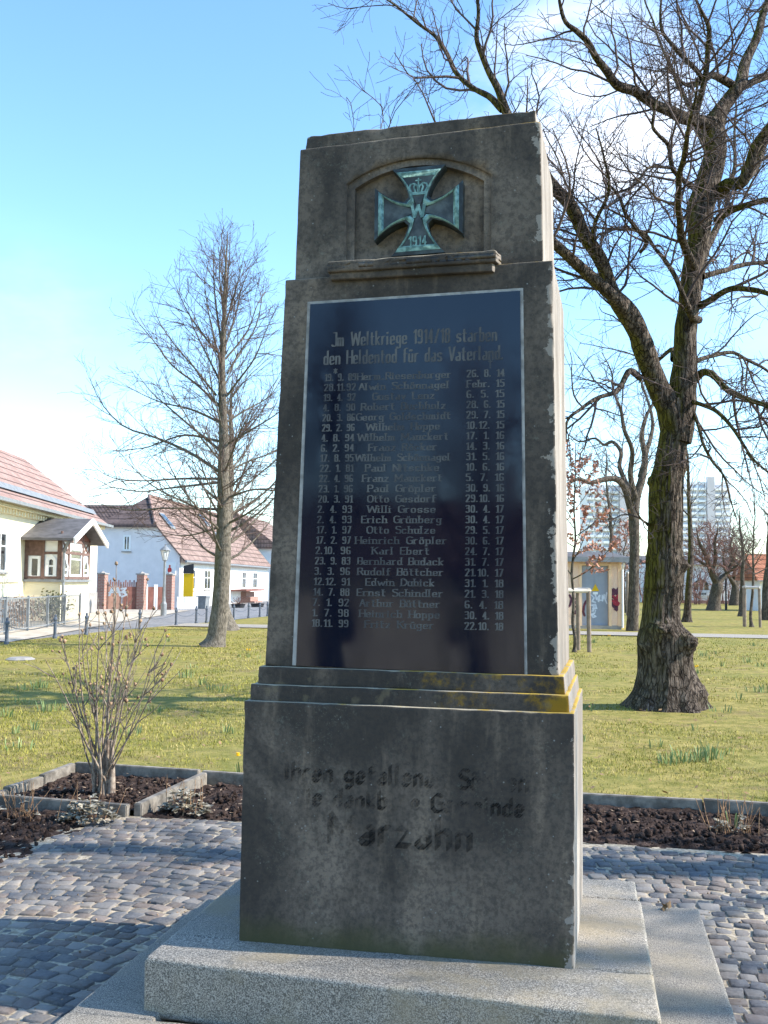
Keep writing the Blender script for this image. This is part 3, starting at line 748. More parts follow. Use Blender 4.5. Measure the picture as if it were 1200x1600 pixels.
def spread(n):
    d = 6.5 * (34 / 6.5) ** (rng.random(n) ** 1.25); lat = rng.uniform(-.50, .50, n) * d
    fx = CAM_F[:2] / np.hypot(*CAM_F[:2]); rx = np.array([fx[1], -fx[0]])
    xy = CAM_C[:2] + fx * d[:, None] + rx * lat[:, None]
    ok = (xy[:, 0] > -13.3) & ((xy[:, 1] > 4.26) | (xy[:, 0] < -3.54)) & ((xy[:, 1] < 28.9) | (xy[:, 1] > 31.3))
    k = np.array([noise.noise(Vector((x * 1.4, y * 1.4, 0.5))) + .8 * noise.noise(Vector((x * .5, y * .5, 5.5))) for x, y in xy]) + rng.normal(0, .22, n)
    ok &= k > -.08
    return np.concatenate([xy, d[:, None]], 1)[ok]
V, F, tcol = blades(170000, spread, .012, .034, .0026)
tag(np_mesh('grass', V, F, M_BLADE, col=tcol), 'short worn spring grass of the lawn', 'grass', kind='stuff')

# street, far pavement
m = Mat('street_setts', .75, .3)
br = m.n('ShaderNodeTexBrick'); m.t.links.new(m.coord((1, 1, 1), rot=(0, 0, 1.45)), br.inputs['Vector'])
br.inputs['Scale'].default_value = 2.4; br.inputs['Mortar Size'].default_value = .03
m.set(br.inputs['Color1'], (0.17, 0.165, 0.165)); m.set(br.inputs['Color2'], (0.25, 0.24, 0.23)); m.set(br.inputs['Mortar'], (0.13, 0.12, 0.11))
m.color(m.mix(m.math('MULTIPLY', m.ramp(m.noise(1.3, 6), .4, .65), .5), br.outputs[0], (0.30, 0.285, 0.27)))
m.bump(br.outputs['Fac'], .4, .02)
V, F = grid(-60, -13.4, -40, 140, 50, 90, lambda X, Y: -.012 + 0 * X)
tag(np_mesh('street', V, F, m.m), kind='structure')
# ------------------------------------------------------------------ plants in the beds and in the lawn
m = Mat('shrub_bark', .85, .2); m.color(m.mix(m.ramp(m.noise(30, 5), .35, .65), (0.17, 0.125, 0.095), (0.36, 0.29, 0.225))); m.bump(m.noise(90, 4), .4, .004)
M_SHRUB = m.m
m = Mat('dry_seed', .9, .1); m.color(m.mix(m.ramp(m.noise(60, 3), .35, .65), (0.16, 0.085, 0.05), (0.42, 0.29, 0.18))); M_SEED = m.m
def unit(v): v = np.asarray(v, float); return v / (np.linalg.norm(v) + 1e-12)
def walk(p, d, L, segs, wander, up=0.0, rnd=rng):
    pts = [np.array(p, float)]; d = unit(d)
    for i in range(segs):
        d = unit(d + rnd.normal(0, wander, 3) + np.array([0, 0, up])); pts.append(pts[-1] + d * L / segs)
    return np.array(pts)
class TB:
    """gathers many thin tapering tubes and builds them in batches"""
    def __init__(s): s.g = {}
    def tube(s, pts, r0, r1, n):
        pts = np.asarray(pts, float); r = np.linspace(r0, r1, len(pts)) if np.isscalar(r0) else np.asarray(r0)
        s.g.setdefault((len(pts), n), []).append((pts, r))
    def build(s, name, mat, parent, extra=None):
        VV = []; FF = []; base = 0
        for (k, n), L in s.g.items():
            P = np.stack([a for a, _ in L]); R = np.stack([b for _, b in L]); N = len(L)
            t = np.gradient(P, axis=1); t /= np.linalg.norm(t, axis=2, keepdims=True) + 1e-12
            ax = np.argmin(np.abs(t.mean(1)), axis=1); ref = np.eye(3)[ax][:, None, :]
            u = np.cross(t, np.broadcast_to(ref, t.shape)); u /= np.linalg.norm(u, axis=2, keepdims=True) + 1e-12
            w = np.cross(t, u); a = np.arange(n) * 2 * math.pi / n
            V = P[:, :, None] + R[:, :, None, None] * (np.cos(a)[:, None] * u[:, :, None] + np.sin(a)[:, None] * w[:, :, None])
            i, j = np.meshgrid(np.arange(k - 1), np.arange(n), indexing='ij'); j2 = (j + 1) % n
            f = np.stack([i * n + j, (i + 1) * n + j, (i + 1) * n + j2, i * n + j2], -1).reshape(-1, 4)
            FF.append((base + np.arange(N)[:, None, None] * (k * n) + f[None]).reshape(-1, 4)); VV.append(V.reshape(-1, 3)); base += N * k * n
        return np_mesh(name, np.concatenate(VV), np.concatenate(FF), mat, parent, smooth=True)

shrub = thing('bare_shrub', 'leafless upright shrub with dry seed heads in the square kerbed bed', 'shrub', (-2.86, 3.45, 0))
tb = TB(); seeds = []
tops = [(120, 960), (150, 935), (178, 905), (200, 930), (222, 970), (262, 985), (238, 950), (90, 1000), (70, 1030), (165, 960), (190, 985), (140, 1000), (210, 1010), (255, 1030), (104, 1060), (182, 880), (232, 905), (275, 1010), (130, 985)]
for i, (u, v) in enumerate(tops):
    e = atd(u, v, 7.45 + random.uniform(-.45, .45))
    b = np.array([-2.86 + random.uniform(-.07, .07), 3.45 + random.uniform(-.07, .07), -.02])
    k = 9; pts = []
    for t in np.linspace(0, 1, k):
        q = b + (e - b) * np.array([t ** 1.05, t ** 1.05, t]) + np.array([math.sin(t * 7 + i) * .018, math.cos(t * 6 + i * 2) * .018, 0]) * (t > 0)
        pts.append(q)
    pts = np.array(pts); r0 = random.uniform(.007, .013)
    tb.tube(pts, r0, .0022, 6)
    for s_ in range(random.randint(4, 7)):
        t = random.randint(3, k - 2); d = unit(pts[t + 1] - pts[t]); side = unit(np.cross(d, rng.normal(0, 1, 3)))
        L = random.uniform(.16, .45) * (1.15 - t / k * .6)
        br_ = walk(pts[t], d * 1.3 + side * .75, L, 5, .10, .10); tb.tube(br_, .0045, .0018, 4); seeds.append(br_[-1])
        for s2 in range(random.randint(0, 2)):
            d2 = unit(br_[3] - br_[2]); b2 = walk(br_[2], d2 + unit(rng.normal(0, 1, 3)) * .7, L * .45, 3, .12, .1); tb.tube(b2, .0026, .0014, 3); seeds.append(b2[-1])
    seeds.append(pts[-1])
for i in range(3):      # the stout grey stems at the base
    b = np.array([-2.80 + .03 * i - .03, 3.43 + .03 * (i % 2), -.02]); tb.tube(walk(b, (.03 * (i - 1), .0, 1), .42, 5, .04), (.034, .03, .026, .022, .018, .012), None, 8)
tb.build('stem', M_SHRUB, shrub)
random.shuffle(seeds)
for p in seeds[:95]:
    s_ = random.uniform(.007, .015); np_mesh('seed_head', p + iv * s_ * np.array([1, 1, 1.25]) + rng.normal(0, .2 * s_, iv.shape), ifc, M_SEED, shrub)

# dry stonecrop tufts
m = Mat('stonecrop_rosette', .9, .1); m.color(m.mix(m.ramp(m.noise(22, 5), .35, .65), (0.17, 0.145, 0.10), (0.46, 0.42, 0.33))); M_SEDUM = m.m
m = Mat('dry_stalk', .9, .1); m.color(m.mix(m.ramp(m.noise(40, 3), .35, .65), (0.22, 0.115, 0.06), (0.40, 0.25, 0.14))); M_STALK = m.m
def sedum(loc, label, rx, ry, nl, stalks):
    t = thing('stonecrop_plant', label, 'plant', loc, 0, 'dry stonecrop plants in the beds')
    V = []; F = []
    for i in range(nl):
        a = random.uniform(0, 6.283); r = math.sqrt(random.random()); c = np.array([loc[0] + rx * r * math.cos(a), loc[1] + ry * r * math.sin(a), .02 + .15 * (1 - r * r) * random.random()])
        for k in range(6):
            b = 6.283 * k / 6 + random.random(); s_ = random.uniform(.020, .045); d = np.array([math.cos(b), math.sin(b), random.uniform(.1, 1.0)]) * s_
            sd = np.array([-math.sin(b), math.cos(b), 0]) * s_ * .42; q0 = len(V)
            V += [c, c + d * .55 + sd, c + d + np.array([0, 0, -.3 * s_]), c + d * .55 - sd]; F.append([q0, q0 + 1, q0 + 2, q0 + 3])
    np_mesh('rosette', np.array(V), np.array(F), M_SEDUM, t)
    tb = TB()
    for i in range(stalks):
        p = np.array([loc[0] + random.uniform(-rx, rx), loc[1] + random.uniform(-ry, ry), 0]); tb.tube(walk(p, rng.normal(0, .25, 3) + np.array([0, 0, 1]), random.uniform(.1, .27), 4, .08), .0028, .0015, 4)
    tb.build('stalk', M_STALK, t)
sedum((-2.52, 2.60, 0), 'dry pale stonecrop clump spilling over the left edge of the cobbles', .20, .13, 70, 9)
sedum((-2.02, 3.00, 0), 'dry stonecrop clump with upright brown stalks beside the dividing kerb', .17, .11, 60, 16)
sedum((-2.98, 2.58, 0), 'small tuft of reddish dry stalks in the left flower bed', .10, .06, 4, 20)
sedum((1.55, 3.32, 0), 'low tuft of dry stubs in the right flower bed', .15, .07, 10, 26)
sedum((-3.22, 2.66, 0), 'few bleached dry stalks at the left kerb of the front bed', .08, .05, 3, 6)

# daffodil shoots pushing through the lawn
m = Mat('daffodil_leaf', .55, .3); z = m.xyz()[2]
m.color(m.mix(m.ramp(m.noise(9, 3), .35, .65), (0.12, 0.185, 0.055), (0.23, 0.29, 0.12))); M_DAFF = m.m
m = Mat('yellow_petal', .7, .2); m.color((0.75, 0.47, 0.02)); M_PETAL = m.m
def daff_proto(name, nb, rad, hmax, flower):
    t = thing(name, 'x', 'flower', (0, 0, -50))
    V = []; F = []
    for i in range(nb):
        a = random.uniform(0, 6.283); r = rad * math.sqrt(random.random()); p = np.array([r * math.cos(a), r * math.sin(a), -50.01]); h = random.uniform(.5, 1) * hmax
        b = random.uniform(0, 6.283); w = np.array([math.cos(b), math.sin(b), 0]) * .007; ln = np.array([math.cos(a), math.sin(a), 0]) * h * random.uniform(.05, .35); q0 = len(V)
        for k_, tt in enumerate((0, .35, .7, .95)):
            c = p + np.array([0, 0, h * tt]) + ln * tt * tt; ww = w * (1 - .25 * tt) * (1 if tt < .9 else .5)
            V += [c - ww, c + ww]
        F += [[q0 + 2 * k_, q0 + 2 * k_ + 1, q0 + 2 * k_ + 3, q0 + 2 * k_ + 2] for k_ in range(3)]
    np_mesh('leaf', np.array(V), np.array(F), M_DAFF, t)
    if flower:
        mb = MB()
        for i in range(flower):
            a = random.uniform(0, 6.283); c = np.array([rad * .6 * math.cos(a), rad * .6 * math.sin(a), -50 + hmax * random.uniform(.9, 1.1)])
            for k_ in range(6):
                b = 6.283 * k_ / 6; d = np.array([math.cos(b), math.sin(b), .25]) * .034; sd = np.array([-math.sin(b), math.cos(b), 0]) * .013
                mb.add([c, c + d * .6 + sd, c + d, c + d * .6 - sd], [(0, 1, 2, 3)])
            mb.lathe(c, [(.008, 0), (.013, .015), (.016, .026)], 8)
        mb.build('flower_head', M_PETAL, t)
    return t
protos = [daff_proto('daffodil_clump', 9, .05, .13, 0), daff_proto('daffodil_clump', 20, .11, .16, 0), daff_proto('daffodil_clump', 6, .03, .12, 0), daff_proto('daffodil_clump', 14, .16, .11, 0), daff_proto('daffodil_clump', 7, .05, .12, 2)]
spots = [(25, 1145, 0), (52, 1140, 0), (28, 1168, 3), (352, 1142, 0), (365, 1143, 2), (345, 1082, 2), (292, 1060, 1), (75, 1112, 1), (35, 1098, 3), (100, 1110, 0), (240, 1112, 3), (175, 1142, 0), (200, 1145, 3), (45, 1078, 3), (60, 1076, 1), (338, 1077, 3), (315, 1070, 0),
         (1045, 1193, 1), (1062, 1190, 1), (1078, 1182, 3), (1092, 1188, 1), (1108, 1184, 1), (1120, 1176, 3), (1030, 1165, 0), (1018, 1168, 2), (914, 1158, 0), (1085, 1140, 2), (1155, 1092, 2), (1128, 1112, 3), (1100, 1025, 1), (1120, 1023, 0), (1168, 1035, 1), (1190, 1040, 3), (1183, 1010, 3), (905, 1003, 3), (925, 1004, 1), (1180, 1078, 3), (1195, 1080, 1),
         (388, 1028, 4), (375, 1028, 0), (262, 1003, 4), (1090, 1075, 4), (1088, 1052, 4), (377, 1205, 4), (952, 1000, 4), (1130, 1040, 0), (1108, 1030, 2), (925, 1110, 2), (130, 1130, 2), (10, 1120, 1), (405, 1030, 2), (300, 1045, 3), (228, 1005, 3)]
names_d = ['small tuft of green daffodil shoots', 'dense broad clump of daffodil shoots', 'few thin green daffodil shoots', 'low wide patch of daffodil shoots', 'daffodil tuft with open yellow flowers']
def where(u, v):
    p = onz(u, v); side = 'left' if p[0] < -1 else 'right'
    dist = 'close behind the flower bed' if p[1] < 7 else 'in the middle of the lawn' if p[1] < 13 else 'far back near the trees'
    return f'on the {side}, {dist}'
for i, (u, v, k_) in enumerate(spots):
    p = onz(u, v); g = 'daffodil shoots in the lawn'
    lab = f'{names_d[k_]} {where(u, v)}'
    sc_ = random.uniform(.75, 1.1) * (1.15 if p[1] > 9 else 1)
    z_ = float(lawn_z(p[0], p[1]))
    dup(protos[k_], (p[0], p[1], z_), random.uniform(0, 6.28), sc_, lab, g)
p = onz(1145, 1292)
sp = dup(protos[2], (p[0], p[1], .0), .4, 1.0, 'yellow-green shoots standing in the right flower bed below the kerb', 'shoots in the bed')
for t in protos:
    for c_ in list(t.children): bpy.data.objects.remove(c_)
    bpy.data.objects.remove(t)
# dead leaves scattered over the lawn and paving
m = Mat('dead_leaf', .9, .1); m.color(m.mix(m.noise(3, 2), (0.17, 0.09, 0.04), (0.36, 0.25, 0.14))); 
V = []; F = []
for i in range(700):
    d = 6.0 * (26 / 6.0) ** random.random(); lat = random.uniform(-.46, .46) * d
    x = CAM_C[0] - .195 * d + lat * .98; y = CAM_C[1] + .98 * d + .195 * lat
    if not (y > 4.3 or (x < -3.6)) or x < -13: continue
    a = random.uniform(0, 6.283); s_ = random.uniform(.015, .035); c = np.array([x, y, .03 + random.random() * .02]); d1 = np.array([math.cos(a), math.sin(a), random.uniform(-.3, .5)]) * s_; d2 = np.array([-math.sin(a), math.cos(a), random.uniform(-.3, .5)]) * s_ * .6
    q0 = len(V); V += [c - d1, c + d2, c + d1, c - d2]; F.append([q0, q0 + 1, q0 + 2, q0 + 3])
tag(np_mesh('fallen_leaves', np.array(V), np.array(F), m.m), 'brown dead leaves scattered on the lawn', 'leaves', kind='stuff')
p = onz(1040, 1421, .088)
mb = MB()
for k_ in range(5):
    a = random.uniform(0, 6.283); c = p + np.array([random.gauss(0, .008), random.gauss(0, .006), .004 + .004 * k_]); d1 = np.array([math.cos(a) * .022, math.sin(a) * .022, .010]); d2 = np.array([-math.sin(a) * .010, math.cos(a) * .010, .006])
    mb.add([c - d1, c + d2, c + d1 + np.array([0, 0, .008]), c - d2], [(0, 1, 2, 3)])
tag(mb.build('dead_leaf', m.m), 'curled dead leaf lying on the low granite step', 'leaf')
# ------------------------------------------------------------------ trees
def bark(name, dark, lite, moss, mossamt, zsc=.22, plate=.5):
    m = Mat(name, .95, .12)
    co = m.coord((30, 30, 30 * zsc))
    f = m.math('ADD', m.math('MULTIPLY', m.noise(1.0, 7, .68, co, .8), .65), m.math('MULTIPLY', m.noise(9, 6, .6), .35))
    c = m.mix(m.ramp(f, .36, .64), dark, lite)
    nx = m.normal()[0]
    zz_ = m.ramp(m.xyz()[2], .5, 1.7, .0, 1.0)
    k = m.math('ADD', m.math('MULTIPLY', nx, -.42), m.math('MULTIPLY', m.noise(3.5, 6, .65), .9))
    c = m.mix(m.math('MULTIPLY', m.math('MULTIPLY', m.ramp(k, .36, .72), m.math('ADD', .25, m.math('MULTIPLY', zz_, .75))), mossamt), c, moss)
    c = m.mix(m.math('MULTIPLY', m.ramp(m.noise(7, 5), .58, .7), .35), c, tuple(x * .35 for x in dark))
    vd = m.n('ShaderNodeVectorMath', operation='ADD'); m.t.links.new(m.coord((19, 19, 19 * zsc * .7)), vd.inputs[0])
    ns = m.n('ShaderNodeTexNoise'); ns.inputs['Scale'].default_value = 11; ns.inputs['Detail'].default_value = 6; m.t.links.new(m.tc.outputs['Object'], ns.inputs['Vector']); m.t.links.new(ns.outputs['Color'], vd.inputs[1])
    pl = m.voro(1.0, 'DISTANCE_TO_EDGE', vd.outputs[0])
    fur = m.ramp(pl, .0, .13)
    c = m.mix(m.math('MULTIPLY', m.math('SUBTRACT', 1.0, fur), m.math('MULTIPLY', m.ramp(m.noise(5, 4), .3, .6, .35, 1.0), plate)), c, tuple(x * .45 for x in dark))
    m.color(c)
    m.bump(m.math('ADD', m.math('ADD', m.math('MULTIPLY', f, .6), m.math('MULTIPLY', m.noise(60, 4), .25)), m.math('MULTIPLY', fur, plate * 1.2)), 1.0, .05)
    return m.m
M_LIME = bark('old_lime_bark', (0.022, 0.016, 0.012), (0.19, 0.152, 0.122), (0.105, 0.088, 0.014), 1.0, .18, .6)
M_TWIG = plain('lime_twig_bark', (0.085, 0.060, 0.052), .85, .35, 3, 0)
M_LIME2 = bark('young_lime_bark', (0.085, 0.073, 0.058), (0.26, 0.225, 0.18), (0.125, 0.110, 0.035), .55, .3, .12)
M_TWIG2 = plain('young_lime_twig', (0.13, 0.085, 0.068), .85, .3, 3, 0)
M_TWIG3 = plain('far_twig', (0.15, 0.115, 0.095), .9, .3, 3, 0)

def grow(tb, pts, r_at, lvl, P, rd, tmin=.2):
    """spawn side branches along a polyline, recursively"""
    if lvl >= len(P): return
    p = P[lvl]; k = len(pts); seg = np.linalg.norm(np.diff(pts, axis=0), axis=1); L = seg.sum(); cum = np.concatenate([[0], np.cumsum(seg)]) / L
    n = p['n'] * L if p.get('perm', True) else p['n']; n = int(n) + (rd.random() < n - int(n))
    for i in range(n):
        t = tmin + (1 - tmin) * (i + rd.random()) / max(n, 1); t = min(t, .995)
        j = min(np.searchsorted(cum, t) - 1, k - 2); f = (t - cum[j]) / (cum[j + 1] - cum[j] + 1e-9)
        o = pts[j] + (pts[j + 1] - pts[j]) * f; d = unit(pts[j + 1] - pts[j])
        side = rd.normal(0, 1, 3); side[2] = side[2] * p.get('flat', 1) + p.get('lift', 0); side -= d * (side @ d); side = unit(side)
        ang = rd.uniform(*p['ang']); dr = d * math.cos(ang) + side * math.sin(ang)
        l = rd.uniform(*p['len']) * (1 - p.get('taper', .45) * t); l = min(l, L * .95)
        r = np.interp(t, cum, r_at); r0 = min(r * .62, p['r'] * (l / p['len'][1]) ** .7 + .0012); r1 = max(p['rmin'], r0 * .3)
        q = walk(o, dr, l, p['seg'], p['w'], p.get('up', 0), rd)
        tb.tube(q, r0, r1, p['sides'])
        grow(tb, q, np.linspace(r0, r1, len(q)), lvl + 1, P, rd, .12)
def smooth_line(P, n):
    P = np.asarray(P, float); k = len(P)
    s = np.concatenate([[0], np.cumsum(np.linalg.norm(np.diff(P, axis=0), axis=1))]); s /= s[-1]; t = np.linspace(0, 1, n); out = np.empty((n, P.shape[1]))
    m_ = np.gradient(P, s, axis=0)
    for a, tt in enumerate(t):
        j = min(np.searchsorted(s, tt, side='right') - 1, k - 2); h = s[j + 1] - s[j]; x = (tt - s[j]) / h
        out[a] = (2 * x**3 - 3 * x**2 + 1) * P[j] + (x**3 - 2 * x**2 + x) * h * m_[j] + (-2 * x**3 + 3 * x**2) * P[j + 1] + (x**3 - x**2) * h * m_[j + 1]
    return out

# --- the big forked lime right of the memorial
lime_loc = onz(1040, 1105); D0 = 13.3
lime = thing('forked_lime_tree', 'big old bare lime with forked mossy trunk and burls right of the memorial', 'tree', tuple(lime_loc))
prof = [(1118, 978, 1100), (1105, 985, 1094), (1085, 992, 1091), (1060, 997, 1087), (1040, 999, 1083), (1018, 998, 1080), (995, 998, 1078), (974, 1002, 1064), (950, 1006, 1062), (920, 1008, 1066), (890, 1010, 1069), (850, 1013, 1066), (809, 1014, 1067), (755, 1017, 1067), (715, 1025, 1070), (680, 1031, 1075), (650, 1036, 1080), (625, 1039, 1083)]
def trunk_mesh(prof, D, name, mat, par, sides=110, ridge=.035, burls=(), flare=0.0, sub=12, seed=0):
    A = np.array([(v, (a + b) / 2, (b - a) / 2) for v, a, b in prof], float); n = (len(A) - 1) * sub + 1
    Q = smooth_line(A, n); cen = np.array([atd(u, v, D) for v, u, w in Q]); R = Q[:, 2] / FPX * D
    V = []
    for i in range(n):
        for j in range(sides):
            a = 2 * math.pi * j / sides; d = CAM_R * math.cos(a) + np.array([CAM_F[0], CAM_F[1], 0]) * math.sin(a)
            q = Vector((math.cos(a) * 2.2 + seed, math.sin(a) * 2.2, cen[i, 2] * .55)); r = R[i]
            q2 = Vector((math.cos(a) * 11 + seed, math.sin(a) * 11, cen[i, 2] * 1.6)); q3 = Vector((math.cos(a) * 5, math.sin(a) * 5, cen[i, 2] * 6))
            r *= 1 + .07 * noise.noise(q); r += ridge * (.55 * abs(noise.noise(q2)) - .18) + ridge * .35 * noise.noise(q3)
            hz_ = max(0, 1 - (cen[i, 2] / .55)); r *= 1 + flare * hz_ * hz_ * (.5 + .9 * max(0, math.sin(a * 5 + 1.3 + seed)))
            p = cen[i] + d * r
            for (bu, bv, bs, bh, da) in burls:
                bc = atd(bu, bv, D) + np.array([CAM_F[0], CAM_F[1], 0]) * da; e = np.linalg.norm((p - bc) / np.array([1, 1, bs[1] / bs[0]])) / bs[0]
                if e < 1.6: p = p + d * bh * math.exp(-e * e * 2.2) * (1 + .55 * noise.noise(Vector(p) * 9) + .5 * noise.noise(Vector(p) * 22) + .3 * noise.noise(Vector(p) * 45))
            V.append(p)
    idx = np.arange(n * sides).reshape(n, sides); jn = np.roll(idx, -1, axis=1)
    F = np.stack([idx[:-1], idx[1:], jn[1:], jn[:-1]], -1).reshape(-1, 4)
    return np_mesh(name, np.array(V), F, mat, par, smooth=True), cen, R
burls = [(1062, 1003, (.20, .18), .15, -.2), (1028, 982, (.2, .13), .10, -.28), (1000, 1010, (.12, .12), .05, -.1), (1080, 1080, (.24, .2), .10, -.15), (1062, 885, (.11, .10), .07, -.12), (1072, 730, (.09, .1), .09, -.05), (1017, 752, (.09, .12), .06, 0), (1065, 935, (.12, .1), .05, -.15), (1000, 1095, (.2, .14), .05, -.1)]
ltrunk, lcen, lR = trunk_mesh(prof, D0, 'trunk', M_LIME, lime, burls=burls, flare=.25, ridge=.04)
